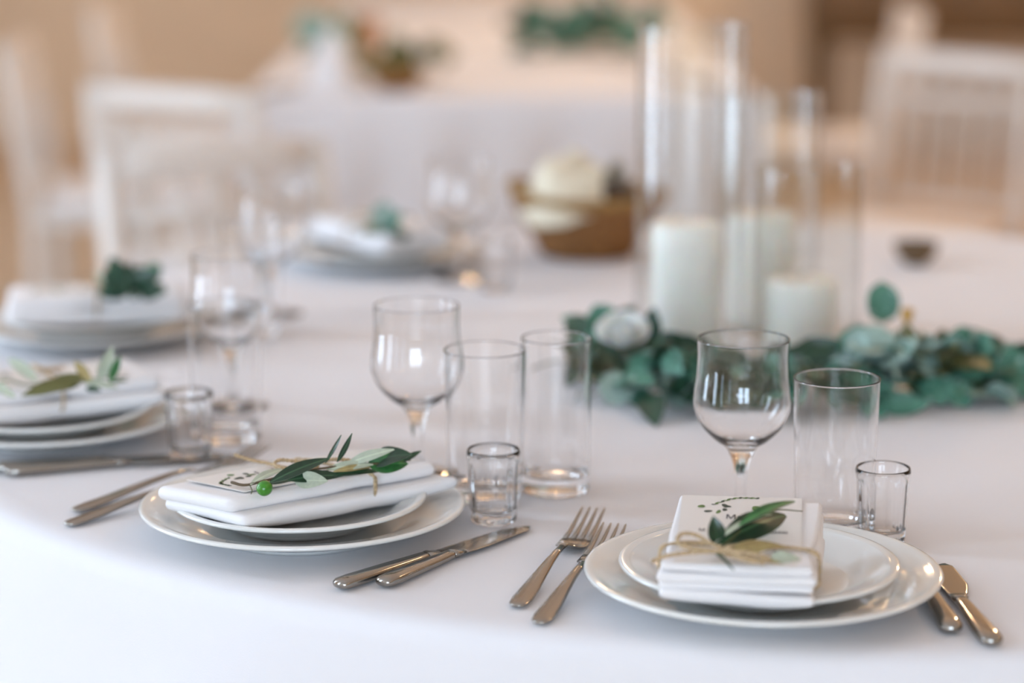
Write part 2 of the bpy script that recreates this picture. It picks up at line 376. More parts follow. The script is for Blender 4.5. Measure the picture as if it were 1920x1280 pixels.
def fac_out(fac, R):
    # only the outside is cut into flutes; the inside stays round
    return lambda r, z, a: fac(r, z, a) if r > R - .00242 and not (z > .0475 and r < R - .0012) and not (abs(z - .030) < 1e-6 and r < R - .003) else r

def fork(label, loc, rz, group, L=.215):
    t = thing('fork', label, 'fork', loc, rz, group)
    k = L / .215
    h = [(0, 0.000, .0042, .004, .0015), (0, .001, .0042, .0085, .0026), (0, .005, .0044, .0135, .0034), (0, .015, .0048, .0158, .0038), (0, .035, .0060, .0145, .0042), (0, .060, .0085, .0110, .0046), (0, .085, .0108, .0078, .0046), (0, .105, .0120, .0060, .0042), (0, .120, .0122, .0053, .0038)]
    link('handle', mesh('handle', *loft([(x, y * k, z - .0018, w, q) for x, y, z, w, q in h], 16), 'steel'), t)
    hd = [(0, .1195, .0104, .0053, .0038), (0, .128, .0095, .0060, .0032), (0, .134, .0072, .0120, .0026), (0, .139, .0050, .0205, .0022), (0, .146, .0036, .0240, .0021), (0, .156, .0030, .0245, .002), (0, .163, .0034, .0242, .0019)]
    link('head', mesh('head', *loft([(x, y * k, z, w, q) for x, y, z, w, q in hd], 16, 3), 'steel'), t)
    for i in range(4):
        x = (-.0095 + i * .00633)
        s = [(x, .162, .0034, .0048, .0019), (x * .99, .175, .0048, .0042, .0019), (x * .97, .190, .0078, .0035, .0018), (x * .95, .205, .0118, .0027, .0015), (x * .94, .2135, .0143, .0016, .001), (x * .94, .215, .0148, .0005, .0004)]
        link('tine', mesh('tine', *loft([(a, y * k, z, w, q) for a, y, z, w, q in s], 8), 'steel'), t)
    return t
def knife(label, loc, rz, group, L=.205, wide=.019, hl=.45):
    t = thing('table_knife', label, 'knife', loc, rz, group); H = L * hl
    h = [(0, 0, .0048, .006, .003), (0, .0015, .0048, .0125, .006), (0, .005, .0048, .0160, .0078), (0, .015, .0048, .0168, .0084), (0, H * .5, .0046, .0145, .0078), (0, H * .85, .0044, .0115, .0068), (0, H * .96, .0044, .0105, .0064), (0, H, .0044, .0095, .0055)]
    link('handle', mesh('handle', *loft(h, 18, 2.6), 'steel'), t)
    c = [(0, H - .001, .0044, .0100, .006), (0, H + .003, .0044, .0125, .0062), (0, H + .006, .0042, .0118, .0045), (0, H + .012, .004, .0120, .003)]
    link('bolster', mesh('bolster', *loft(c, 18, 2.6), 'steel'), t)
    B0 = H + .011; n = 14; secs = []
    for i in range(n + 1):
        u = i / n; y = B0 + (L - B0) * u
        l = -.006 - .0005 * u if u < .8 else -.0065 + (wide - .008) * ((u - .8) / .2) ** 2 * .75
        r = .006 + (wide - .0125) * min(1, u / .35) ** .7
        r = r if u < .9 else r - .003 * ((u - .9) / .1) ** 2
        if u == 1: l, r = r - .004, r - .001
        secs.append(((l + r) / 2, y, .0036 - .0012 * u, r - l, .0016 - .0007 * u))
    link('blade', mesh('blade', *loft(secs, 16, 3.2), 'blade'), t)
    return t

# ------------------------------------------------------------------ leaves
def leaf_mesh(name, kind, mats, fold=.18, bend=.12, nl=6, nw=2, twist=0.0):
    """leaf of unit length along +y, top side and underside as two thin skins"""
    def wid(u):
        if kind == 'round': return .47 * math.sqrt(max(0, 1 - (2 * u - 1) ** 2)) * (1.0 + .12 * (1 - u))
        if kind == 'oval': return .27 * (math.sin(PI * u ** .85)) ** .8
        if kind == 'lance': return .095 * (math.sin(PI * u ** .92)) ** .75
        if kind == 'needle': return .055 * (math.sin(PI * u ** .95)) ** .7
    v, f, mi = [], [], []
    for layer in (0, 1):
        k0 = len(v)
        for i in range(nl + 1):
            u = i / nl; uu = min(max(u, .0), 1); w = wid(uu) if 0 < i < nl else .012
            for j in range(-nw, nw + 1):
                s = j / nw; x = w * s; z = fold * abs(x) * (1 if nw else 0) + bend * (u * (1 - u) * 2) - bend * u * .5 + .02 * math.sin(9 * u + 2 * s) * abs(s) * (w * 3)
                x2 = x * math.cos(twist * u) - z * math.sin(twist * u) * .3
                v.append((x2, u, z + x * math.sin(twist * u) - layer * .006))
        c = 2 * nw + 1
        for i in range(nl):
            for j in range(c - 1):
                a = k0 + i * c + j; q = (a, a + 1, a + c + 1, a + c)
                f.append(q if layer == 0 else q[::-1]); mi.append(layer)
    return mesh(name, v, f, mats, True, mi)
def put_leaf(me, base, tip, normal, wscale=1.0, parent=None, name='leaf'):
    b, p = Vector(base), Vector(tip); d = p - b; L = d.length; y = d / L
    nrm = Vector(normal); x = y.cross(nrm)
    if x.length < 1e-4: x = y.cross(Vector((1, .3, .2)))
    x.normalize(); z = x.cross(y)
    m = Matrix(((x.x * L * wscale, y.x * L, z.x * L, b.x), (x.y * L * wscale, y.y * L, z.y * L, b.y), (x.z * L * wscale, y.z * L, z.z * L, b.z), (0, 0, 0, 1)))
    o = bpy.data.objects.new(name, me); COL.objects.link(o); o.parent = parent
    o.matrix_local = (parent.matrix_basis.inverted() @ m) if parent else m
    return o
LF = {
    'ol': leaf_mesh('olive_leaf', 'lance', ['ol', 'olb'], nl=12, nw=3), 'olt': leaf_mesh('olive_leaf_twisted', 'lance', ['ol', 'olb'], nl=12, nw=3, twist=.9),
    'olg': leaf_mesh('olive_leaf_bright', 'lance', ['olg', 'olb'], nl=12, nw=3), 'olb': leaf_mesh('olive_leaf_pale', 'lance', ['olb', 'olb'], nl=12, nw=3),
    'ovd': leaf_mesh('oval_leaf_dark', 'oval', ['ol', 'olb'], nl=10, nw=3), 'ovg': leaf_mesh('oval_leaf_bright', 'oval', ['olg', 'olb'], nl=10, nw=3), 'ovp': leaf_mesh('oval_leaf_pale', 'oval', ['olb', 'olb'], nl=10, nw=3),
    'tan': leaf_mesh('dry_leaf', 'lance', ['tan', 'tanb'], nl=10, nw=3), 'ned': leaf_mesh('needle_leaf', 'needle', ['ol', 'olg'], nl=10, nw=2),
    'er': leaf_mesh('eucalyptus_round', 'round', ['euc', 'eucb'], fold=.1, bend=.1), 'eb': leaf_mesh('eucalyptus_pale', 'round', ['eucb', 'eucb'], fold=.12),
    'eo': leaf_mesh('eucalyptus_oval', 'oval', ['euc', 'eucb'], fold=.15), 'dk': leaf_mesh('ruscus_leaf', 'oval', ['dk', 'dkb'], fold=.2), 'dl': leaf_mesh('dark_lance', 'lance', ['dk', 'dkb'], fold=.2),
    'bo': leaf_mesh('brown_oval', 'oval', ['oliv', 'olivb'], fold=.15), 'el': leaf_mesh('eucalyptus_lance', 'lance', ['eucb', 'euc'], fold=.15),
}
def twine(name, pts, parent, n=60, closed=False, r=.0010, turns=0):
    """two strands twisted about one another along a smooth path"""
    P = spline(pts, n) if not closed else [Vector(p) for p in pts]
    L = sum((b - a).length for a, b in zip(P, P[1:])); tw = L / .006 * 2 * PI / len(P)
    out = []
    for ph in (0, PI):
        Q = []
        for i, p in enumerate(P):
            d = (P[min(i + 1, len(P) - 1)] - P[max(i - 1, 0)]).normalized(); s = d.cross(Vector((.1, .2, .97)))
            s = s.normalized() if s.length > 1e-3 else Vector((1, 0, 0)); u = s.cross(d); a = tw * i + ph
            Q.append(p + r * .75 * (math.cos(a) * s + math.sin(a) * u))
        out.append(tube(Q, r, 5, closed))
    me = mesh(name, *join(*out), 'twine')
    if parent: me.transform(parent.matrix_basis.inverted())
    return link(name, me, parent)

# ------------------------------------------------------------------ folded napkin (local: length along +y, lies from z = 0 up)
def fold_slab(L, Wd, t, y0=0, x0=0, z0=0, seed=0, pinch=None, shear=0.0, wob=.0022, sag=0.0):
    ny, v, f = 34, [], []
    prof = []
    for k in range(9): a = -PI / 2 + PI * k / 8; prof.append((1, math.cos(a), math.sin(a)))
    top = [(1 - 2 * k / 14, 0, 1) for k in range(1, 14)]; prof += top
    for k in range(9): a = PI / 2 + PI * k / 8; prof.append((-1, math.cos(a), math.sin(a)))
    prof += [(-1 + 2 * k / 14, 0, -1) for k in range(1, 14)]
    n = len(prof)
    us = [0, .003, .01, .022, .04] + [.07 + .86 * i / (ny - 10) for i in range(ny - 9)] + [.96, .978, .99, .997, 1]
    for u in us:
        e = min(u, 1 - u) * L; rr = t / 2
        end = math.sqrt(max(0, 1 - (1 - min(1, e / rr)) ** 2)) if e < rr else 1
        y = -L / 2 + u * L
        p = 1.0
        if pinch is not None: p = 1 - .24 * math.exp(-((y - pinch) / .018) ** 2)
        for (sx, cx, sz) in prof:
            xx = sx * (Wd / 2 - t / 2) + cx * t / 2 * end
            xx *= 1 - .06 * (1 - p) / .24
            zz = sz * t / 2 * (.12 + .88 * end) * p
            q = noise.noise((xx * 22 + seed, y * 16, seed * 3.1)); q2 = noise.noise((xx * 8 + seed * 2, y * 9, 4 + seed))
            v.append((x0 + xx + wob * 1.6 * q2, y0 + y + shear * xx + wob * q, z0 + t / 2 + zz + wob * (q * .6 + q2 * .8) - (sag * max(0, 1 - (2 * u - 1) ** 4) * max(0, 1 - (xx / Wd * 2) ** 4) if sz < -.2 else 0)))
    m = len(us)
    for i in range(m - 1):
        for k in range(n):
            a, b = i * n + k, i * n + (k + 1) % n
            f.append((a, b, b + n, a + n))
    f.append(tuple(range(n))[::-1]); f.append(tuple(range((m - 1) * n, m * n)))
    return v, f
def napkin(label, loc, rz, L, Wd, layers, group, pinch=None, shear=0.0, wedge=0.0):
    t = thing('folded_napkin', label, 'napkin', loc, rz, group); z = 0
    for i, (dl, dw, th, dy, dx) in enumerate(layers):
        fv, ff = fold_slab(L + dl, Wd + dw, th, dy, dx, z, seed=i * 2.7 + L * 100 + len(label), pinch=pinch, shear=shear, sag=.0105 if i == 0 else 0)
        link('fold', mesh('fold', [(x, y, q * (1 + wedge * (y + L / 2) / L) if q > 0 else q) for x, y, q in fv], ff, 'linen'), t)
        z += th * .93
    t['top'] = z
    return t, z
def text_mesh(body, size, m='ink'):
    cu = bpy.data.curves.new('lettering', 'FONT'); cu.body = body; cu.size = size; cu.extrude = .00004; cu.resolution_u = 3
    o = bpy.data.objects.new('tmp', cu); COL.objects.link(o)
    dg = bpy.context.evaluated_depsgraph_get(); me = bpy.data.meshes.new_from_object(o.evaluated_get(dg))
    bpy.data.objects.remove(o); me.materials.clear(); me.materials.append(M[m]); me.name = 'lettering'; return me
def print_leaf(w, h):
    n = 14; v = [(w / 2 * math.copysign(abs(math.cos(2 * PI * k / n)) ** .9, math.cos(2 * PI * k / n)), h / 2 * math.sin(2 * PI * k / n) * (1 - .25 * math.cos(2 * PI * k / n)), 0) for k in range(n)]
    return v, [tuple(range(n))]
def menu_card(label, loc, rz, Wd, L, group, rich=True, tilt=(0, 0), shear=0.0, flip=False):
    t = thing('menu_card', label, 'menu card', loc, rz, group); t.rotation_euler = (tilt[0], tilt[1], rz)
    v, f = [], []
    for lay in (0, 1):
        for i in range(9):
            for j in range(5):
                x = -Wd / 2 + Wd * j / 4; y = -L / 2 + L * i / 8
                v.append((x, y + shear * x, -lay * .0004))
    for i in range(8):
        for j in range(4):
            a = i * 5 + j; q = (a, a + 1, a + 6, a + 5); f.append(q); f.append(tuple(k + 45 for k in q[::-1]))
    rimv = [j for j in range(5)] + [i * 5 + 4 for i in range(1, 9)] + [40 + j for j in range(3, -1, -1)] + [i * 5 for i in range(7, 0, -1)]
    for a, b in zip(rimv, rimv[1:] + rimv[:1]): f.append((a, a + 45, b + 45, b))
    link('card', mesh('card', v, f, 'paper', False), t)
    z = .00025
    if rich:
        def txt(s, x, y, size, xs=.8):
            o = link('lettering', text_mesh(s, size), t, (x * Wd, y * L, z)); o.scale = (xs, 1, 1)
        txt('Меню', -.125, .15, .0118, .74)
        txt('М', -.335, -.043, .0068); txt('з грудкою', .10, -.043, .0068, .74)
        txt('нка', .315, -.235, .0058); txt('а', .27, -.31, .0058); txt('з', -.05, -.20, .0046)
        txt('—————', -.20, -.455, .004)
    r = random.Random(5)
    # printed sprigs around the heading
    for (x, y, w, h, a, m) in [(-.33, .325, .0052, .0058, -.7, 'pgreen'), (-.27, .255, .0062, .0040, .3, 'pdark'), (-.135, .345, .0042, .0080, .35, 'pdark'), (-.105, .335, .0042, .0034, -.5, 'pdark'), (-.135, .285, .0036, .0052, 0, 'pdark'), (-.185, .25, .0030, .0075, -.25, 'pgreen'), (.135, .315, .0082, .0105, .1, 'pgreen')]:
        if flip: y = -y * .95
        link('printed_leaf', mesh('printed_leaf', *print_leaf(w, h), m, False), t, (x * Wd, y * L + shear * x * Wd, z), (0, 0, a))
    for k in range(16):
        u = k / 15; x = -.23 + .36 * u; y = .36 + .115 * math.sin(PI * .5 * min(1, u * 1.5))
        if flip: y = -y * .97
        link('printed_leaf', mesh('printed_leaf', *print_leaf(.0038, .0016 + .0009 * (k % 2)), 'pgreen' if k % 3 else 'pdark', False), t, (x * Wd, y * L + shear * x * Wd, z), (0, 0, (.9 if k % 2 else -.6) + .6 * (1 - u)))
    if flip:
        for k in range(4): link('lettering', mesh('lettering', *join(*[box(-.3 * Wd + q * .07 * Wd, -.3 * Wd + q * .07 * Wd + .05 * Wd, -.0008, .0008, 0, .00006) for q in range(4 + (k * 3) % 5)]), 'ink', False), t, (0, (-.22 + k * .1) * L, z))
    return t
def band_path(Wd, zt, y, zb=0.0, n=40, rot=0.0):
    pts = []
    for k in range(n):
        a = 2 * PI * k / n; c, s = math.cos(a), math.sin(a)
        pts.append(((Wd / 2 + .0012) * math.copysign(abs(c) ** .35, c), y + .002 * math.sin(a), (zt + zb) / 2 + ((zt - zb) / 2 + .0012) * math.copysign(abs(s) ** .35, s)))
    return pts

# ================================================================== place setting nearest the camera (menu setting)
SA = 'menu setting nearest the camera'
G = dict(wine='stemmed wine glasses on the round table', hb='highball glasses on the round table', shot='fluted shot glasses on the round table',
         fork='forks on the round table', knife='knives on the round table', plate='dinner plates on the round table', splate='side plates on the dinner plates',
         nap='folded white napkins', menu='printed menu cards', sprig='olive sprigs tied to the napkins', tw='jute twine ties')
PR, PH, SR, SH = .1285, .023, .1005, .018
SZ = .0078                                   # the side plate stands in the well of the dinner plate
def plates(x, y, label, slab):
    a = plate_parts(PR, PH, label, (x, y, TZ + .0005), 0, G['plate']); b = plate_parts(SR, SH + .004, slab, (x - .003, y - .004, TZ + .0005 + SZ), .3, G['splate']); return a, b
pA, sA = plates(.180, 1.668, 'large white dinner plate at the right front, under the lettered menu card', 'smaller white plate directly under the napkin with the lettered menu')
NZ = TZ + .0305                 # underside of the napkins on the side plates
nA, hA = napkin('white napkin folded in a thick stack under the lettered menu card', (.1625, 1.634, NZ - .001), math.radians(-9.5), .142, .106, [(.0, .003, .0068, 0, .001), (-.003, -.002, .0064, .001, -.001), (.001, .0, .0068, .000, .001), (-.003, -.003, .0064, .001, .0)], G['nap'], pinch=-.035, wedge=.42)
zA = NZ - .001 + hA
mA = menu_card('cream menu card with dark lettering and printed leaves, right front setting', (.1600, 1.634, zA + .0068), math.radians(-6.6), .0865, .134, G['menu'], tilt=(math.atan(.082), 0))

tw = thing('twine_tie', 'jute twine bow across the lettered menu card', 'twine', (.160, 1.60, zA), 0, G['tw'])
B = [Matrix.Translation(nA.location) @ Matrix.Rotation(nA.rotation_euler.z, 4, 'Z') @ Vector(p) for p in band_path(.108, hA * 1.12 + .002, -.038, .0008)]
twine('band', B, tw, closed=True)
k0 = (0.1464, 1.5699, 0.8140)
twine('loop', [k0, (0.1358, 1.5774, 0.8170), (0.1257, 1.5889, 0.8200), (0.1166, 1.5893, 0.8210), (0.1124, 1.5808, 0.8190), (0.1167, 1.5745, 0.8160), (0.1317, 1.5716, 0.8150), (0.1447, 1.5674, 0.8140)], tw, 70)
twine('tail', [k0, (0.1352, 1.5699, 0.8140), (0.1193, 1.5740, 0.8120), (0.1048, 1.5732, 0.8100), (0.0948, 1.5739, 0.8060)], tw, 50)
twine('tail', [k0, (0.1537, 1.5559, 0.8160), (0.1639, 1.5503, 0.8140), (0.1681, 1.5496, 0.8120)], tw, 40)
twine('loop', [k0, (0.1574, 1.5575, 0.8170), (0.1696, 1.5511, 0.8160), (0.1707, 1.5471, 0.8150), (0.1598, 1.5447, 0.8150), (0.1474, 1.5568, 0.8150)], tw, 60)
link('knot', mesh('knot', *lathe([(0, -.004), (.003, -.003), (.0038, 0), (.003, .003), (0, .004)], 12), 'twine'), tw, Vector(k0) - tw.location)

spA = thing('olive_sprig', 'dark olive leaves tucked under the twine on the lettered menu card', 'sprig', (0.1418, 1.5840, 0.8120), 0, G['sprig'])
put_leaf(LF['ol'], (0.1423, 1.5899, 0.8140), (0.1946, 1.6415, 0.8220), (.25, -.55, .8), 1.55, spA)
put_leaf(LF['olg'], (0.1557, 1.5985, 0.8240), (0.1988, 1.6348, 0.8340), (-.3, -.6, .75), .85, spA)
put_leaf(LF['ovd'], (0.1406, 1.5874, 0.8140), (0.1373, 1.5862, 0.8340), (.1, -.85, .5), 1.15, spA)
put_leaf(LF['olb'], (0.1417, 1.5907, 0.8130), (0.1665, 1.6063, 0.8160), (0, -.5, .85), 1.3, spA)
put_leaf(LF['olb'], (0.1381, 1.5833, 0.8160), (0.1806, 1.6245, 0.8280), (-.6, -.5, .7), .55, spA)
put_leaf(LF['tan'], (0.1450, 1.5707, 0.8130), (0.1875, 1.5899, 0.8140), (0, -.3, .95), 1.55, spA)
put_leaf(LF['tan'], (0.1566, 1.5559, 0.8160), (0.1794, 1.5699, 0.8200), (0, -.6, .8), 1.1, spA)
put_leaf(LF['ovp'], (0.1713, 1.5527, 0.8140), (0.1937, 1.5552, 0.8140), (.1, -.5, .85), .9, spA)
put_leaf(LF['tan'], (0.1562, 1.5447, 0.8150), (0.1816, 1.5487, 0.8130), (.1, -.6, .85), .8, spA)
put_leaf(LF['ned'], (0.1341, 1.5782, 0.8130), (0.1480, 1.5465, 0.8100), (0, -.3, .9), .8, spA)
def stem(pts, parent, r=.0009, m='stem', n=24):
    me = mesh('stem', *tube(spline(pts, n), lambda t: r * (1 - .5 * t), 6), m); me.transform(parent.matrix_basis.inverted()); return link('stem', me, parent)
stem([(0.1413, 1.5782, 0.8130), (0.1625, 1.6123, 0.8200), (0.1838, 1.6394, 0.8230), (0.2070, 1.6626, 0.8160)], spA)

fork('outer fork left of the right front plate, its tines fully in view', (0.0030, 1.6390, 0.7505), math.radians(-16.2), G['fork'], .222)
fork('inner fork half hidden under the rim of the right front plate', (0.0185, 1.6014, 0.7505), math.radians(-16.6), G['fork'], .215)
knife('outer knife right of the right front plate, its broad rounded blade in view', (0.3248, 1.5543, 0.7505), math.radians(3), G['knife'], .186, .021, .50)
knife('inner knife with its blade under the rim of the right front plate', (0.3021, 1.5809, 0.7505), math.radians(1), G['knife'], .19, .019, .50)
wA = wine_glass('wine glass right of the photo centre, behind the lettered menu card', (.183, 1.869, TZ + .0005), G['wine'])
hA_ = highball('wide highball glass at the right, between wine glass and shot glass', (.2525, 1.832, TZ + .0005), G['hb'])
sgA = shot_glass('fluted shot glass at the right edge of the right front plate', (.2865, 1.806, TZ + .0005), G['shot'])

# ================================================================== setting with the green olive
pB, sB = plates(-.165, 1.842, 'large white dinner plate under the napkin with the green olive', 'smaller white plate directly under the napkin with the green olive')
rB = math.radians(-54)                        # napkin length runs to the right and away
nB, hB = napkin('long white napkin tied with twine under the sprig with a green olive', (-.160, 1.834, NZ - .002), rB, .192, .074, [(.004, .008, .0090, .002, .005), (-.004, .0, .0115, -.006, -.003)], G['nap'], pinch=.022, shear=.32)
zB = NZ - .002 + hB
mB = menu_card('menu card under the sprig with a green olive', (-.163, 1.838, zB + .0022), rB, .058, .160, G['menu'], rich=False, shear=.32, flip=True)
twB = thing('twine_tie', 'jute twine round the napkin with the green olive sprig', 'twine', (-.12, 1.80, zB), 0, G['tw'])
BB = [Matrix.Translation(nB.location) @ Matrix.Rotation(rB, 4, 'Z') @ Vector((p[0], p[1] + .32 * p[0], p[2])) for p in band_path(.082, hB + .002, .022, .0008)]
twine('band', BB, twB, closed=True)
kB = (-0.1538, 1.8242, 0.8070)
twine('tail', [kB, (-0.1724, 1.8221, 0.8050), (-0.1935, 1.8459, 0.8030), (-0.2063, 1.8482, 0.8050), (-0.2190, 1.8495, 0.8090)], twB, 60)
twine('loop', [kB, (-0.1665, 1.8264, 0.8090), (-0.1813, 1.8292, 0.8100), (-0.1846, 1.8205, 0.8080), (-0.1732, 1.8081, 0.8070), (-0.1569, 1.8113, 0.8070)], twB, 60)
twine('tail', [kB, (-0.1435, 1.8253, 0.8110), (-0.1289, 1.8253, 0.8110), (-0.1097, 1.8167, 0.8090)], twB, 50)
link('knot', mesh('knot', *lathe([(0, -.004), (.003, -.003), (.0038, 0), (.003, .003), (0, .004)], 12), 'twine'), twB, Vector(kB) - twB.location)
spB = thing('olive_sprig', 'olive sprig with long dark leaves and one green olive', 'sprig', (-0.2002, 1.7895, 0.8010), 0, G['sprig'])
stem([(-0.2147, 1.7884, 0.8030), (-0.2033, 1.7806, 0.8030), (-0.1872, 1.7835, 0.8060), (-0.1638, 1.7959, 0.8090), (-0.1318, 1.8075, 0.8110), (-0.0995, 1.8194, 0.8100), (-0.0793, 1.8330, 0.8090)], spB, .0013, 'bstem', 40)
stem([(-0.2002, 1.7822, 0.8030), (-0.1977, 1.7742, 0.8010), (-0.1977, 1.7693, 0.7990)], spB, .0006)
fo = lathe([(0, -.0060)] + [(.0060 * math.sin(PI * k / 12), -.0060 * 1.05 * math.cos(PI * k / 12)) for k in range(1, 12)] + [(0, .0062)], 24)
link('olive_fruit', mesh('olive_fruit', *fo, 'fruit'), spB, Vector((-0.1873, 1.7678, 0.8040)) - spB.location, (0, 1.2, .5))
put_leaf(LF['ol'], (-0.1844, 1.7758, 0.8060), (-0.1401, 1.7985, 0.8210), (-.2, -.75, .6), 1.1, spB)
put_leaf(LF['ned'], (-0.1436, 1.8004, 0.8150), (-0.1310, 1.8003, 0.8370), (.2, -.9, .2), 1.1, spB)
put_leaf(LF['ol'], (-0.1348, 1.8036, 0.8150), (-0.1224, 1.7957, 0.8390), (.3, -.9, .3), .85, spB)
put_leaf(LF['ol'], (-0.1713, 1.7872, 0.8050), (-0.1292, 1.7986, 0.8070), (0, -.75, .65), 1.2, spB)
put_leaf(LF['ol'], (-0.1401, 1.7960, 0.8060), (-0.1026, 1.8151, 0.8060), (0, -.6, .75), .95, spB)
put_leaf(LF['olt'], (-0.1871, 1.7816, 0.8040), (-0.1634, 1.7903, 0.8050), (.1, -.7, .6), 1.3, spB)
put_leaf(LF['olb'], (-0.1990, 1.7785, 0.8040), (-0.1718, 1.8167, 0.8090), (-.3, -.5, .8), 1.2, spB)
put_leaf(LF['ovp'], (-0.1668, 1.7915, 0.8030), (-0.1412, 1.7835, 0.8060), (.1, -.8, .55), .95, spB)
put_leaf(LF['olb'], (-0.1431, 1.8038, 0.8090), (-0.1073, 1.8118, 0.8120), (0, -.7, .7), 1.2, spB)
put_leaf(LF['tan'], (-0.1373, 1.7975, 0.8090), (-0.1056, 1.8167, 0.8090), (0, -.75, .6), .75, spB)
put_leaf(LF['olb'], (-0.1280, 1.8123, 0.8110), (-0.0917, 1.8154, 0.8230), (-.2, -.75, .6), 1.25, spB)
put_leaf(LF['ovd'], (-0.1122, 1.8232, 0.8090), (-0.0786, 1.8177, 0.8190), (.1, -.55, .8), 1.0, spB)
put_leaf(LF['ovg'], (-0.1126, 1.8161, 0.8100), (-0.0806, 1.8232, 0.8090), (0, -.85, .5), .95, spB)
put_leaf(LF['ol'], (-0.0881, 1.8232, 0.8090), (-0.0709, 1.8320, 0.8170), (.2, -.7, .6), 1.2, spB)
put_leaf(LF['tan'], (-0.1536, 1.7955, 0.8070), (-0.1469, 1.7991, 0.8090), (0, -.6, .8), 1.5, spB)
fork('outer fork left of the olive plate, its tines showing behind the plate', (-0.3548, 1.8860, 0.7505), math.radians(-39), G['fork'], .218)
fork('inner fork touching the left rim of the olive plate', (-0.3537, 1.8461, 0.7505), math.radians(-41), G['fork'], .20)
knife('knife lying nearer the olive plate, between the two front plates', (-0.1267, 1.6809, 0.7505), math.radians(-40), G['knife'], .206, .019, .47)
knife('knife lying nearer the fork pair, between the two front plates', (-0.0952, 1.6860, 0.7505), math.radians(-34), G['knife'], .188, .016, .47)
wB = dup(wA, (-.0808, 2.007, TZ + .0005), .4, 'wine glass behind the olive sprig, left of the photo centre')
h1 = dup(hA_, (-.0225, 1.937, TZ + .0005), .2, 'wide highball glass behind the shot glass in the middle')
h2 = highball('slim highball glass with thick base near the photo centre', (.0365, 1.956, TZ + .0005), G['hb'], .0293, .0285, .131, .014)
sgB = dup(sgA, (-.0148, 1.862, TZ + .0005), .2, 'fluted shot glass beside the knives, right of the olive plate')

# ================================================================== settings further along the left and at the back
def far_setting(x, y, ang, lab, seed, dark=False, L=.18, Wd=.10):
    r = random.Random(seed)
    p, s = plates(x, y, 'large white dinner plate ' + lab, 'smaller white plate stacked on the dinner plate ' + lab)
    n, h = napkin('folded white napkin ' + lab, (x, y, NZ), ang, L, Wd, [(.002, .006, .012, 0, .002), (-.004, 0, .013, 0, -.002)], G['nap'], pinch=.0)
    z = NZ + h
    menu_card('menu card ' + lab, (x, y, z + .0022), ang, .07, .14, G['menu'], rich=False, flip=True)
    w = thing('twine_tie', 'jute twine ' + lab, 'twine', (x, y, z), 0, G['tw'])
    twine('band', [Matrix.Translation(n.location) @ Matrix.Rotation(ang, 4, 'Z') @ Vector(q) for q in band_path(Wd + .004, h + .002, 0, .0008)], w, closed=True)
    R3 = Matrix.Rotation(ang, 3, 'Z'); c = Vector((x, y, z + .006))
    twine('loop', [c, c + R3 @ Vector((.02, .01, .006)), c + R3 @ Vector((.03, -.012, .008)), c + R3 @ Vector((.01, -.01, .004)), c + Vector((0, 0, .002))], w, 40)
    return n, z, R3, c
nC, zC, RC, cC = far_setting(-.425, 2.150, math.radians(-63), 'at the left edge of the photo', 3, L=.19)
spC = thing('olive_sprig', 'pale olive sprig on the napkin at the left edge of the photo', 'sprig', tuple(cC), 0, G['sprig'])
stem([(-0.4494, 2.1022, 0.8120), (-0.4221, 2.0723, 0.8140), (-0.3946, 2.0762, 0.8160), (-0.3598, 2.0932, 0.8160), (-0.3430, 2.1063, 0.8140)], spC, .0013, 'stem')
for b, e, nm, k, wd in [((-0.4185, 2.0783, 0.8160), (-0.4503, 2.1087, 0.8320), (.2, -.8, .5), 'olb', 1.3), ((-0.4258, 2.0166, 0.8160), (-0.4520, 2.0388, 0.8250), (.2, -.8, .5), 'olb', 1.3), ((-0.3790, 2.0678, 0.8160), (-0.4267, 2.0478, 0.8120), (0, -.6, .8), 'bo', .6), ((-0.3663, 2.0758, 0.8180), (-0.4116, 2.0674, 0.8180), (0, -.5, .85), 'bo', .55), ((-0.3639, 2.0758, 0.8180), (-0.3500, 2.0747, 0.8480), (.4, -.85, .2), 'ovp', .7), ((-0.3535, 2.0695, 0.8180), (-0.3422, 2.0627, 0.8420), (.3, -.9, .2), 'olg', 1.5), ((-0.3540, 2.0720, 0.8160), (-0.3395, 2.0846, 0.8160), (0, -.6, .8), 'olg', 1.3), ((-0.3796, 2.0716, 0.8180), (-0.3455, 2.0683, 0.8130), (0, -.7, .7), 'olb', 1.1), ((-0.3699, 2.0695, 0.8180), (-0.3847, 2.0772, 0.8350), (0, -.8, .5), 'tan', 2.0), ((-0.3746, 2.0684, 0.8120), (-0.3599, 2.0645, 0.8110), (0, -.7, .6), 'dk', .8)]:
    put_leaf(LF[k], b, e, nm, wd, spC)
nD, zD, RD, cD = far_setting(-.450, 2.575, math.radians(-80), 'under the dark bunch of leaves, far left', 4, L=.19)
spD = thing('leaf_sprig', 'dark green bunch of leaves on the far left napkin', 'sprig', tuple(cD), 0, G['sprig'])
stem([(-0.4414, 2.5207, 0.8120), (-0.4161, 2.4877, 0.8160), (-0.3951, 2.4786, 0.8200), (-0.3819, 2.5027, 0.8200)], spD, .0013, 'stem')
rr = random.Random(8)
for i in range(26):
    b = Vector((-0.3992, 2.4862, 0.8140)) + Vector((rr.uniform(-.014, .014), rr.uniform(-.01, .02), rr.uniform(-.002, .012)))
    a = rr.uniform(0, 2 * PI); d = Vector((math.cos(a), .5 * math.sin(a), rr.uniform(.0, 1.1))).normalized() * rr.uniform(.022, .036)
    put_leaf(LF['dk' if i % 4 else 'dl'], b, b + d, (rr.uniform(-.4, .4), -.7, .7), 1.1, spD)
put_leaf(LF['olb'], (-0.4132, 2.4875, 0.8200), (-0.4423, 2.5144, 0.8350), (0, -.8, .5), 1.0, spD)
put_leaf(LF['eo'], (-0.3825, 2.4875, 0.8200), (-0.3840, 2.5527, 0.8420), (0, -.9, .2), .7, spD)
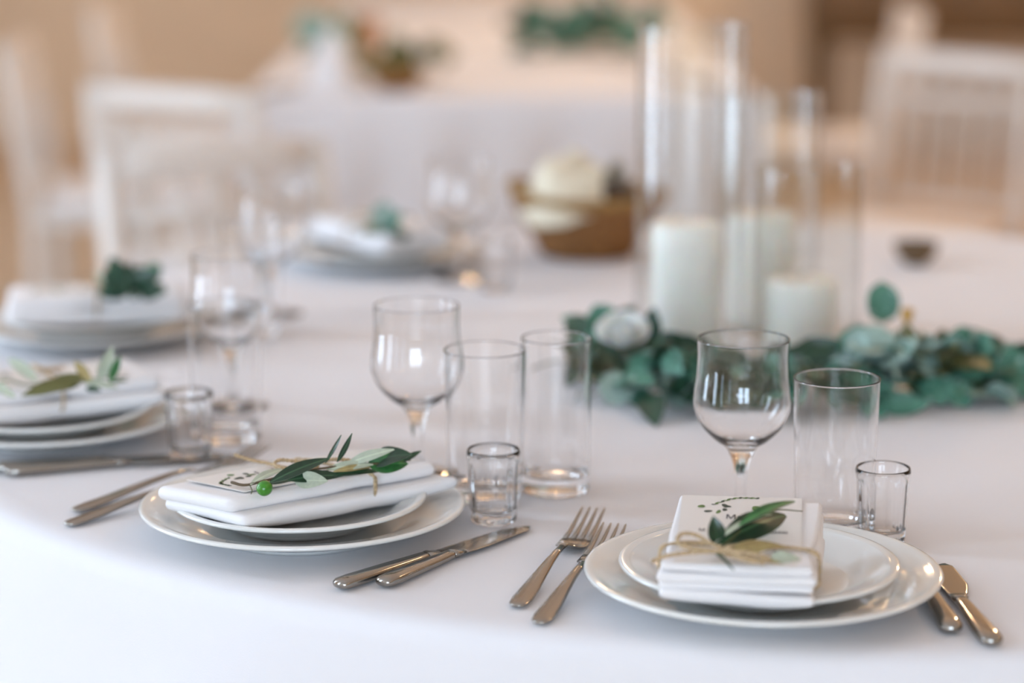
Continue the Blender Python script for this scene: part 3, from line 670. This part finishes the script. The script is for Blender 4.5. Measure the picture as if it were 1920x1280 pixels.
nE, zE, RE, cE = far_setting(-.168, 3.045, math.radians(-142), 'at the back left of the round table', 5, L=.17)
spE = thing('olive_sprig', 'small greyish sprig on the napkin at the back left', 'sprig', tuple(cE), 0, G['sprig'])
stem([(-0.1847, 2.8714, 0.8160), (-0.1553, 2.8990, 0.8180), (-0.1251, 2.8714, 0.8160)], spE, .0012, 'stem')
for b, e, k in [((-0.1580, 2.8872, 0.8160), (-0.1526, 2.8790, 0.8550), 'eb'), ((-0.1511, 2.8793, 0.8160), (-0.1332, 2.8724, 0.8450), 'eo'), ((-0.1475, 2.8714, 0.8160), (-0.1211, 2.8835, 0.8140), 'dk'), ((-0.1571, 2.8714, 0.8160), (-0.1809, 2.8945, 0.8220), 'bo'), ((-0.1411, 2.8714, 0.8160), (-0.1247, 2.8607, 0.8100), 'dk'), ((-0.1595, 2.8793, 0.8160), (-0.1679, 2.8949, 0.8350), 'eo'), ((-0.1539, 2.8714, 0.8160), (-0.1419, 2.8650, 0.8300), 'dk'), ((-0.1675, 2.8835, 0.8140), (-0.1919, 2.9032, 0.8160), 'tan')]:
    put_leaf(LF[k], b, e, (.1, -.8, .5), .8, spE)
knife('knife nearer the camera in front of the left edge setting', (-0.4344, 2.0002, 0.7505), math.radians(-71), G['knife'], .205, .019, .47)
knife('knife nearer the plate in front of the left edge setting', (-0.4498, 2.0126, 0.7505), math.radians(-73), G['knife'], .205, .019, .47)
dup(wA, (-.267, 2.257, TZ + .0005), .9, 'wine glass at the left, directly behind the highball glass')
dup(hA_, (-.2585, 2.13, TZ + .0005), .9, 'wide highball glass at the left, behind a shot glass')
dup(sgA, (-.283, 2.062, TZ + .0005), .5, 'fluted shot glass at the left, above the long knives')
dup(wA, (-.272, 2.71, TZ + .0005), .3, 'wine glass far left, blurred, beside the dark bunch of leaves')
dup(hA_, (-.285, 2.605, TZ + .0005), .3, 'wide highball glass far left, blurred, nearest the dark bunch of leaves')
dup(wA, (-.064, 2.93, TZ + .0005), .3, 'wine glass at the back, left of the wicker basket')
dup(sgA, (-.02, 2.86, TZ + .0005), .3, 'fluted shot glass at the back, left of the wicker basket')

# wicker basket with a cream cloth, at the back of the round table
bk = thing('wicker_basket', 'brown wicker basket lined with cream cloth behind the candles', 'basket', (.098, 3.115, TZ + .0005), 0)
def weave(r, z, a): return r + .0016 * math.sin(34 * a + PI * round(z / .0085))
pr = [(0, .004), (.05, .003), (.058, 0)] + [(.058 + .043 * (k / 9), .0085 * k) for k in range(1, 10)]
link('woven_side', mesh('woven_side', *lathe(pr + [(.097, .077), (.092, .068), (.055, .008), (0, .008)], 136, weave), 'wicker'), bk)
rp = [Vector((.101 * math.cos(2 * PI * k / 60), .101 * math.sin(2 * PI * k / 60), .079 + .014 * (max(0, math.cos(2 * PI * k / 60 - PI)) ** 3))) for k in range(60)]
link('rim', mesh('rim', *tube(rp, .006, 8, True), 'wickerl'), bk)
lv, lf = [], []
for i in range(15):
    for j in range(25):
        u, a = i / 14, PI * .22 + PI * 1.36 * j / 24
        fr = max(0, 1 - abs(a - PI * 1.32) / .75) ** .7
        r = .018 + (.068 + .030 * fr) * u; zz = .072 + .046 * math.sin(PI * min(1, u * 1.1)) * (1 + .25 * math.sin(4 * a)) + .012 * fr * min(1, u * 2) - (.034 * fr * max(0, u - .8) / .2)
        lv.append((r * math.cos(a), r * math.sin(a), zz + .006 * noise.noise((r * 30, a * 3, 1))))
for i in range(14):
    for j in range(24): a = i * 25 + j; lf.append((a, a + 25, a + 26, a + 1))
tag(link('basket_cloth', mesh('basket_cloth', lv, lf, 'liner'), None, (.098, 3.115, TZ + .0005)), 'cream cloth bunched over the wicker basket', 'cloth')
def gap_filler(name, label, loc, s, rz):
    v, f = lathe([(0, -1)] + [(math.sin(PI * k / 14), -math.cos(PI * k / 14)) for k in range(1, 14)] + [(0, 1)], 20)
    v = [(x * s[0] * (1 + .08 * noise.noise((x * 3, y * 3, z * 3))), z * s[1], y * s[2]) for x, y, z in v]
    tag(link(name, mesh(name, v, f, 'gap'), None, loc, (0, 0, rz)), label, 'gap')
gap_filler('basket_gap', 'dark bread filler in the wicker basket, for the shade under its cloth', (.140, 3.070, TZ + .076), (.032, .038, .022), .9)  # near-black form added for the shaded hole between cloth and basket rim
bw = thing('wooden_bowl', 'small dark wooden bowl at the back, right of the candle vases', 'bowl', (.515, 3.04, TZ + .0005))
link('bowl_shell', mesh('bowl_shell', *lathe([(0, .0), (.012, .0), (.014, .002), (.024, .012), (.029, .026), (.027, .026), (.022, .014), (.010, .006), (0, .005)], 32), 'darkwood'), bw)
link('bowl_rim', mesh('bowl_rim', *tube([(.028 * math.cos(2 * PI * k / 32), .028 * math.sin(2 * PI * k / 32), .0262) for k in range(32)], .0014, 6, True), 'darkwood'), bw)

# ================================================================== candle vases
def vase(label, x, y, R, H, ch, cr, clabel, dx=0, dy=0):
    t = thing('cylinder_vase', label, 'vase', (x, y, TZ + .0005), 0, 'glass cylinder vases'); w = .0020; b = .008
    link('wall', mesh('wall', *lathe([(R - w, b + .003)] + [(R - w, b + .003 + (H - b - .005) * k / 16) for k in range(1, 17)] + [(R - w, H - .0014), (R - w, H - .0010), (R - w * .8, H - .0005), (R - w * .5, H), (R - w * .2, H - .0005), (R, H - .0010), (R, H - .0014), (R, H - .002)] + [(R, H - .002 - (H - .002 - b) * k / 16) for k in range(1, 17)], 96), 'vase'), t)
    link('base', mesh('base', *join(lathe([(0, b), (R - w - .003, b), (R - w - .0008, b + .001), (R - w, b + .003)], 96), lathe([(R, b), (R, .003), (R - .001, .001), (R - .003, .0), (0, .0006)], 96)), 'vase'), t)
    c = thing('pillar_candle', clabel, 'candle', (x + dx, y + dy, TZ + .0005 + b + .0006), 0, 'white pillar candles in the vases')
    link('wax', mesh('wax', *lathe([(0, 0), (cr - .001, 0), (cr, .001)] + [(cr, .001 + (ch - .004) * k / 6) for k in range(1, 7)] + [(cr - .001, ch - .001), (cr - .003, ch), (cr * .5, ch - .002), (0, ch - .0025)], 64), 'wax'), c)
    link('wick', mesh('wick', *tube(spline([(0, 0, ch - .004), (.0004, 0, ch + .004), (.002, .001, ch + .010)], 8), .001, 6), 'wick'), c)
    return t
vase('tall glass cylinder vase, leftmost of the three, with a pillar candle', .186, 2.50, .0575, .347, .132, .0365, 'white pillar candle in the tallest glass vase', -.004, -.004)
vase('middle height glass cylinder vase standing behind the other two', .281, 2.625, .0565, .262, .122, .0365, 'white pillar candle in the middle glass vase', -.006, 0)
vase('shortest glass cylinder vase, front right of the three', .305, 2.465, .0555, .206, .078, .0370, 'low white pillar candle in the shortest glass vase', -.005, 0)
VAS = [(.186, 2.50, .062), (.281, 2.625, .061), (.305, 2.465, .060)]

# ================================================================== greenery round the vases
ga = thing('eucalyptus_garland', 'garland of eucalyptus and dark leaves around the candle vases', 'garland', (.25, 2.30, TZ))
ml = spline([(.060, 2.41, .016), (.095, 2.325, .022), (.150, 2.285, .026), (.225, 2.275, .026), (.30, 2.285, .026), (.365, 2.305, .028), (.425, 2.315, .024), (.475, 2.33, .018), (.512, 2.355, .012)], 80)
ml = [p + Vector((0, 0, TZ)) for p in ml]
me = mesh('main_stem', *tube(ml, .0028, 7), 'bstem'); me.transform(ga.matrix_basis.inverted()); link('main_stem', me, ga)
rg = random.Random(21); nleaf = 0
def clear(p, m=.0): return all(math.hypot(p.x - a, p.y - b) > r + m for a, b, r in VAS) and p.z > TZ + .002
def near_rose(p): return abs(p.x - .108) < .030 and p.z > TZ + .036 and p.y < 2.36
branches = []
CAP = [(.03, .045), (.07, .066), (.13, .066), (.16, .042), (.20, .034), (.29, .034), (.315, .046), (.345, .060), (.42, .055), (.47, .042), (.54, .025)]
def cap(x):
    for (a, p), (b, q) in zip(CAP, CAP[1:]):
        if a <= x <= b: return TZ + p + (q - p) * (x - a) / (b - a)
    return TZ + .03
BINS = [0] * 23; tries = 0
while nleaf < 282 and tries < 6000:
    tries += 1
    bi = min(range(23), key=lambda q: BINS[q] * (.66 if 2 <= q <= 11 else 1) + rg.random() * 3); u = (bi + rg.random()) / 23; p0 = ml[int(u * 80)].copy()
    end = max(0, (u - .8) / .2, (.08 - u) / .08)
    a = rg.uniform(PI * 1.05, PI * 1.95) if rg.random() < .62 else rg.uniform(0, PI * 2)
    ln = rg.uniform(.03, .10) * (1 - .5 * end); el = rg.uniform(-.25, 1.15) if u > .5 or rg.random() < .4 else rg.uniform(-.4, .3)
    d = Vector((math.cos(a) * math.cos(el), math.sin(a) * math.cos(el), math.sin(el)))
    p1 = p0 + d * ln; p1.z = max(p1.z, TZ + .008)
    p1.z = min(p1.z, cap(p1.x))
    if not clear(p1, .010) or p1.y < 2.155 or near_rose(p1):
        BINS[bi] += .15; continue
    mid = (p0 + p1) / 2 + Vector((rg.uniform(-.008, .008), rg.uniform(-.008, .008), rg.uniform(.0, .012)))
    pts = spline([p0, mid, p1], 8); branches.append(pts)
    kind = rg.choices(['er', 'eb', 'eo', 'dk', 'dl', 'bo', 'el'], [3.6, 2.4, 3, 10, 2.5, .6 + 3.5 * (u > .62), 1.2])[0]
    for k in range(rg.choice([4, 5, 6, 7])):
        b = pts[min(8, 2 + k)]; dd = (p1 - p0).normalized()
        sd = dd.cross(Vector((0, 0, 1))).normalized() * (1 if k % 2 else -1)
        ld = (dd * rg.uniform(.3, .9) + sd * rg.uniform(.3, 1.0) + Vector((0, -.15, rg.uniform(-.5, .6)))).normalized()
        L = rg.uniform(.85, 1.2) * {'er': .041, 'eb': .037, 'eo': .052, 'dk': .056, 'dl': .06, 'bo': .052, 'el': .06}[kind] * (1 - .2 * end)
        tip = b + ld * L; tip.z = min(max(tip.z, TZ + .004), cap(tip.x) + .010)
        if not clear(tip, .005) or not clear((b + tip) / 2, .005) or tip.y < 2.13 or tip.x < .056 or (tip.x < .092 and tip.y < 2.29) or near_rose(tip) or near_rose((b + tip) / 2): continue
        put_leaf(LF[kind], b, tip, (rg.uniform(-.5, .5), rg.uniform(-1.0, .1), rg.uniform(.2, 1)), rg.uniform(.85, 1.15), ga); nleaf += 1; BINS[bi] += 1
for pts in branches:
    me = mesh('branchlet', *tube(pts, .0011, 5), 'stem'); me.transform(ga.matrix_basis.inverted()); link('branchlet', me, ga)
# the leaves that stand out singly
for k, b, e, nm, w in [('er', (.3735, 2.385, .056), (.372, 2.392, .098), (.1, -1, .15), .82), ('er', (.348, 2.30, .040), (.318, 2.285, .066), (-.15, -.9, .45), 1.05), ('er', (.350, 2.302, .048), (.318, 2.300, .030), (0, -.9, .4), .9),
                       ('eo', (.362, 2.27, .020), (.392, 2.262, .038), (.2, -.9, .4), .6), ('dk', (.455, 2.345, .050), (.492, 2.330, .022), (.3, -.7, .6), 1.4), ('dk', (.42, 2.31, .03), (.425, 2.335, .062), (0, -1, .2), 1.0),
                       ('er', (.420, 2.26, .022), (.436, 2.245, .004), (.1, -.8, .6), 1.0), ('er', (.402, 2.265, .030), (.412, 2.245, .006), (-.1, -.8, .6), 1.1), ('bo', (.40, 2.30, .06), (.402, 2.268, .012), (.2, -1, .2), .75), ('bo', (.385, 2.31, .072), (.382, 2.29, .034), (0, -1, .2), .8),
                       ('er', (.098, 2.36, .05), (.082, 2.37, .078), (0, -1, .2), .95), ('dk', (.132, 2.34, .038), (.140, 2.335, .082), (0, -1, .2), 1.0), ('eo', (.085, 2.39, .045), (.050, 2.405, .060), (0, -.7, .6), .9), ('el', (.14, 2.29, .045), (.118, 2.28, .022), (.4, -.8, .4), 1.4),
                       ('eb', (.11, 2.265, .030), (.090, 2.25, .006), (0, -.9, .5), 1.0), ('el', (.205, 2.27, .05), (.172, 2.235, .008), (-.3, -.8, .5), 1.6), ('dk', (.47, 2.35, .03), (.512, 2.36, .012), (0, -.4, .9), .6)]:
    put_leaf(LF[k], Vector(b) + Vector((0, 0, TZ)), Vector(e) + Vector((0, 0, TZ)), nm, w, ga)
# white rose
ro = thing('white_rose', 'cream white rose at the left end of the garland', 'rose', (.1085, 2.315, TZ + .052))
def petal(r0, h, wdeg, flare, seed):
    v, f = [], []
    for i in range(7):
        for j in range(7):
            u, s = i / 6, j / 3 - 1; a = math.radians(wdeg) * s * (.55 + .45 * math.sin(PI * (u * .75 + .1)))
            r = r0 * (.35 + .65 * math.sin(PI / 2 * min(1, u * 1.4))) + flare * max(0, u - .6) ** 1.5; z = h * u * (1 - .10 * s * s * u)
            v.append((r * math.cos(a), r * math.sin(a), z))
    for i in range(6):
        for j in range(6): a = i * 7 + j; f.append((a, a + 1, a + 8, a + 7))
    return v, f
for ring, (n, r0, h, wd, fl) in enumerate([(3, .0035, .026, 75, .0), (4, .0075, .0265, 60, .004), (5, .0120, .0250, 52, .012), (6, .0170, .0215, 46, .022), (6, .0195, .0160, 42, .03)]):
    pm = mesh('petal', *petal(r0, h, wd, fl, ring), 'petal')
    for k in range(n): link('petal', pm, ro, (0, 0, 0), (0, 0, 2 * PI * k / n + ring * .7))
link('calyx', mesh('calyx', *lathe([(0, -.012), (.0025, -.010), (.006, -.004), (.009, .002), (.007, .003), (0, 0)], 16), 'stem'), ro)
ro.rotation_euler = (.45, -.1, .1)
bd = thing('peach_bud', 'small peach coloured bud at the top of the garland right of the vases', 'flower', (.395, 2.37, TZ + .058))
for k in range(5): link('petal', mesh('petal', *petal(.006, .016, 60, .003, k), 'bud'), bd, (0, 0, 0), (0, 0, 2 * PI * k / 5))

# ================================================================== chairs
def chair(label, loc, rz, H=.83):
    t = thing('banquet_chair', label, 'chair', (loc[0], loc[1], 0), rz, 'white spindle back chairs'); r = .017
    def yb(z): return -.19 - .14 * max(0, z - .45)
    for s in (-1, 1):
        link('back_post', mesh('back_post', *tube([(s * .18, -.20, 0), (s * .18, -.19, .25), (s * .18, yb(.45), .45), (s * .178, yb(.66), .66), (s * .172, yb(H), H)], r, 12), 'chair'), t)
        link('leg', mesh('leg', *tube([(s * .185, .19, 0), (s * .18, .18, .44)], lambda u: .013 + .004 * u, 12), 'chair'), t)
        link('stretcher', mesh('stretcher', *tube([(s * .183, -.193, .20), (s * .184, .185, .20)], .009, 8), 'chair'), t)
    link('stretcher', mesh('stretcher', *tube([(-.184, .187, .26), (.184, .187, .26)], .009, 8), 'chair'), t)
    link('top_rail', mesh('top_rail', *loft_x([(-.185, yb(H - .025), H - .025, .022, .046), (-.09, yb(H - .02), H - .022, .024, .05), (.09, yb(H - .02), H - .022, .024, .05), (.185, yb(H - .025), H - .025, .022, .046)]), 'chair'), t)
    link('mid_rail', mesh('mid_rail', *tube([(-.178, yb(.73), .73), (.178, yb(.73), .73)], .011, 8), 'chair'), t)
    link('mid_rail', mesh('mid_rail', *tube([(-.18, yb(.52), .52), (.18, yb(.52), .52)], .011, 8), 'chair'), t)
    for k in range(5):
        x = -.12 + .06 * k; link('spindle', mesh('spindle', *tube([(x, yb(.52), .52), (x, yb(H - .03), H - .03)], .009, 8), 'chair'), t)
    link('seat', mesh('seat', *rbox(-.20, .20, -.20, .21, .425, .452, .008), 'chair'), t)
    link('cushion', mesh('cushion', *rbox(-.19, .19, -.17, .20, .452, .492, .018), 'cushion'), t)
    return t
def loft_x(secs, n=12):
    v, f = loft([(y, x, z, w, q) for x, y, z, w, q in secs], n, 3)
    return [(y, x, z) for x, y, z in v], [q[::-1] for q in f]
def rbox(x0, x1, y0, y1, z0, z1, r):
    v, f, n = [], [], 40; cx, cy = (x0 + x1) / 2, (y0 + y1) / 2
    lv = [(z0, r), (z0 + r * .3, r * .3), (z0 + r, 0), (z1 - r, 0), (z1 - r * .3, r * .3), (z1, r)]
    for z, ins in lv:
        for k in range(n):
            a = 2 * PI * k / n; c, s = math.cos(a), math.sin(a)
            v.append((cx + ((x1 - x0) / 2 - ins) * math.copysign(abs(c) ** .25, c), cy + ((y1 - y0) / 2 - ins) * math.copysign(abs(s) ** .25, s), z))
    for i in range(5):
        for k in range(n): a, b = i * n + k, i * n + (k + 1) % n; f.append((a, b, b + n, a + n))
    f.append(tuple(range(n))[::-1]); f.append(tuple(range(5 * n, 6 * n))); return v, f
def place_back(bx, by, face):
    """chair centre for a back rest centre (bx, by) and a facing direction in degrees"""
    a = math.radians(face); return (bx + .245 * math.cos(a), by + .245 * math.sin(a)), a - PI / 2
def seat_chair(bx, by, face, label):
    global CH
    c, rz = place_back(bx, by, face)
    if CH is None: CH = chair(label, c, rz); return CH
    return dup(CH, (c[0], c[1], 0), rz, label)
CH = None
seat_chair(-.45, 3.63, -58, 'pale chair drawn up to the back left of the round table')
seat_chair(-.630, 4.44, 64, 'white spindle back chair left of the near end of the long table')
seat_chair(-1.13, 5.52, 2, 'white chair at the left edge of the photo, seen from its side')
seat_chair(-1.12, 6.65, 0, 'white chair along the left side of the long table, in the far blur')
seat_chair(.95, 5.15, 232, 'pale chair right of the candle vases, nearest the right edge')
seat_chair(1.07, 6.5, 180, 'pale chair along the right side of the long table, in the far blur')

# ================================================================== long table behind
LT = (-.56, .52, 5.02, 8.3)
t = thing('long_table', 'long banquet table hidden under the white cloth in the background', 'table', (0, 0, 0))
link('tabletop', mesh('tabletop', *box(LT[0] + .012, LT[1] - .012, LT[2] + .012, LT[3] - .012, .715, .745), 'tablewood', False), t)
for x in (LT[0] + .12, LT[1] - .12):
    for y in (LT[2] + .15, LT[3] - .15): link('leg', mesh('leg', *tube([(x, y, 0), (x, y, .714)], .025, 10), 'tablewood'), t)
def rect_cloth(x0, x1, y0, y1, zt):
    per = []
    def seg(a, b, n):
        for k in range(n): u = k / n; per.append((a[0] + (b[0] - a[0]) * u, a[1] + (b[1] - a[1]) * u))
    seg((x0, y0), (x1, y0), 90); seg((x1, y0), (x1, y1), 160); seg((x1, y1), (x0, y1), 60); seg((x0, y1), (x0, y0), 160)
    n = len(per); cx, cy = (x0 + x1) / 2, (y0 + y1) / 2; v, f = [(cx, cy, zt)], []
    lev = [(-.05, 0), (-.006, 0), (.0, .004), (.004, .014)] + [(.004, .014 + .70 * k / 14) for k in range(1, 15)]
    for off, dz in lev:
        for i, (x, y) in enumerate(per):
            ox = -1 if x <= x0 + 1e-6 else (1 if x >= x1 - 1e-6 else 0); oy = -1 if y <= y0 + 1e-6 else (1 if y >= y1 - 1e-6 else 0)
            s = dz / .714; w = .5 + .5 * math.sin((x + y) * 34 + 3 * noise.noise((x * 2, y * 2, 0)))
            q = off + .055 * s ** .8 * w
            v.append((x + ox * q, y + oy * q, zt - dz))
    for i in range(n): f.append((0, 1 + i, 1 + (i + 1) % n))
    for k in range(len(lev) - 1):
        for i in range(n): j = (i + 1) % n; a = 1 + k * n; f.append((a + i, a + n + i, a + n + j, a + j))
    return v, f
tag(link('tablecloth', mesh('tablecloth', *rect_cloth(*LT, TZ), 'cloth')), 'white cloth of the long table in the background, falling in straight folds', 'tablecloth')
# blurred things on the long table
def cluster(label, cx, cy, sx, sy, n, seed, kinds, h=.07):
    g = thing('greenery', label, 'greenery', (cx, cy, TZ)); r = random.Random(seed)
    ax = spline([(cx - sx, cy - sy * .3, TZ + .012), (cx, cy, TZ + .02), (cx + sx, cy + sy * .3, TZ + .012)], 12)
    m_ = mesh('main_stem', *tube(ax, .004, 6), 'bstem'); m_.transform(g.matrix_basis.inverted()); link('main_stem', m_, g)
    for i in range(n):
        b = ax[r.randrange(13)] + Vector((r.uniform(-.03, .03), r.uniform(-sy, sy), r.uniform(0, h)))
        d = Vector((r.uniform(-1, 1), r.uniform(-1, 1), r.uniform(-.1, 1))).normalized() * r.uniform(.05, .08)
        put_leaf(LF[r.choice(kinds)], b, b + d, (r.uniform(-.5, .5), -.7, .6), 1.1, g)
cluster('dark greenery on the long table, left of the tall vase', .18, 5.95, .14, .08, 60, 2, ['er', 'dk', 'dk', 'eo'], .09)
cluster('brownish greenery near the front edge of the long table', -.22, 5.30, .06, .04, 16, 3, ['bo', 'bo', 'dk'], .03)
cluster('greyish greenery at the left of the long table', -.46, 5.85, .06, .05, 18, 6, ['bo', 'eb', 'eo'], .06)
def cup(label, x, y, s):
    c = thing('clay_cup', label, 'cup', (x, y, TZ + .0005))
    link('cup_body', mesh('cup_body', *lathe([(0, 0), (.026 * s, 0), (.030 * s, .004), (.036 * s, .045 * s), (.037 * s, .075 * s), (.034 * s, .075 * s), (.033 * s, .045 * s), (.026 * s, .010), (0, .009)], 32), 'terracotta'), c)
    link('cup_rim', mesh('cup_rim', *tube([(.0355 * s * math.cos(2 * PI * k / 32), .0355 * s * math.sin(2 * PI * k / 32), .076 * s) for k in range(32)], .002, 6, True), 'terracotta'), c)
cup('small amber clay cup on the long table, far left', -.37, 6.05, 1.15)
bk2 = dup(bk, (-.245, 5.16, TZ + .0005), .4, 'low wicker basket near the front edge of the long table'); bk2.scale = (.62, .62, .5)
def napkin_cone(label, x, y):
    c = thing('standing_napkin', label, 'napkin', (x, y, TZ + .0005))
    def rf(r, z, a): return r * (1 + .10 * math.sin(5 * a + z * 20))
    link('cloth_fold', mesh('cloth_fold', *lathe([(.055, 0), (.050, .02), (.036, .07), (.016, .12), (0, .135)], 40, rf), 'linen'), c)
    link('cuff', mesh('cuff', *lathe([(.058, .0), (.060, .012), (.054, .024), (.049, .024)], 40, rf), 'linen'), c)
napkin_cone('white standing napkin at the left front corner of the long table', -.385, 5.18)
vv = vase('blurred glass vase with a candle on the long table', .24, 6.35, .055, .22, .12, .036, 'white candle in the vase on the long table')
# dark wooden console by the far wall
cn = thing('console_table', 'dark wooden console by the far wall, at the top right', 'console', (1.72, 9.6, 0))
link('cabinet_body', mesh('cabinet_body', *rbox(-.55, .55, -.22, .22, .50, .84, .02), 'darkwood'), cn)
link('tabletop', mesh('tabletop', *rbox(-.60, .60, -.25, .25, .84, .87, .008), 'darkwood'), cn)
for x in (-.28, .28):
    d = link('drawer', mesh('drawer', *rbox(x - .25, x + .25, -.235, -.22, .54, .80, .006), 'darkwood'), cn)
    link('knob', mesh('knob', *tube([(x, -.235, .67), (x, -.262, .67)], .012, 10), 'lampmetal'), d)
for x in (-.5, .5):
    for y in (-.18, .18): link('leg', mesh('leg', *tube([(x, y, 0), (x, y, .50)], .025, 10), 'darkwood'), cn)
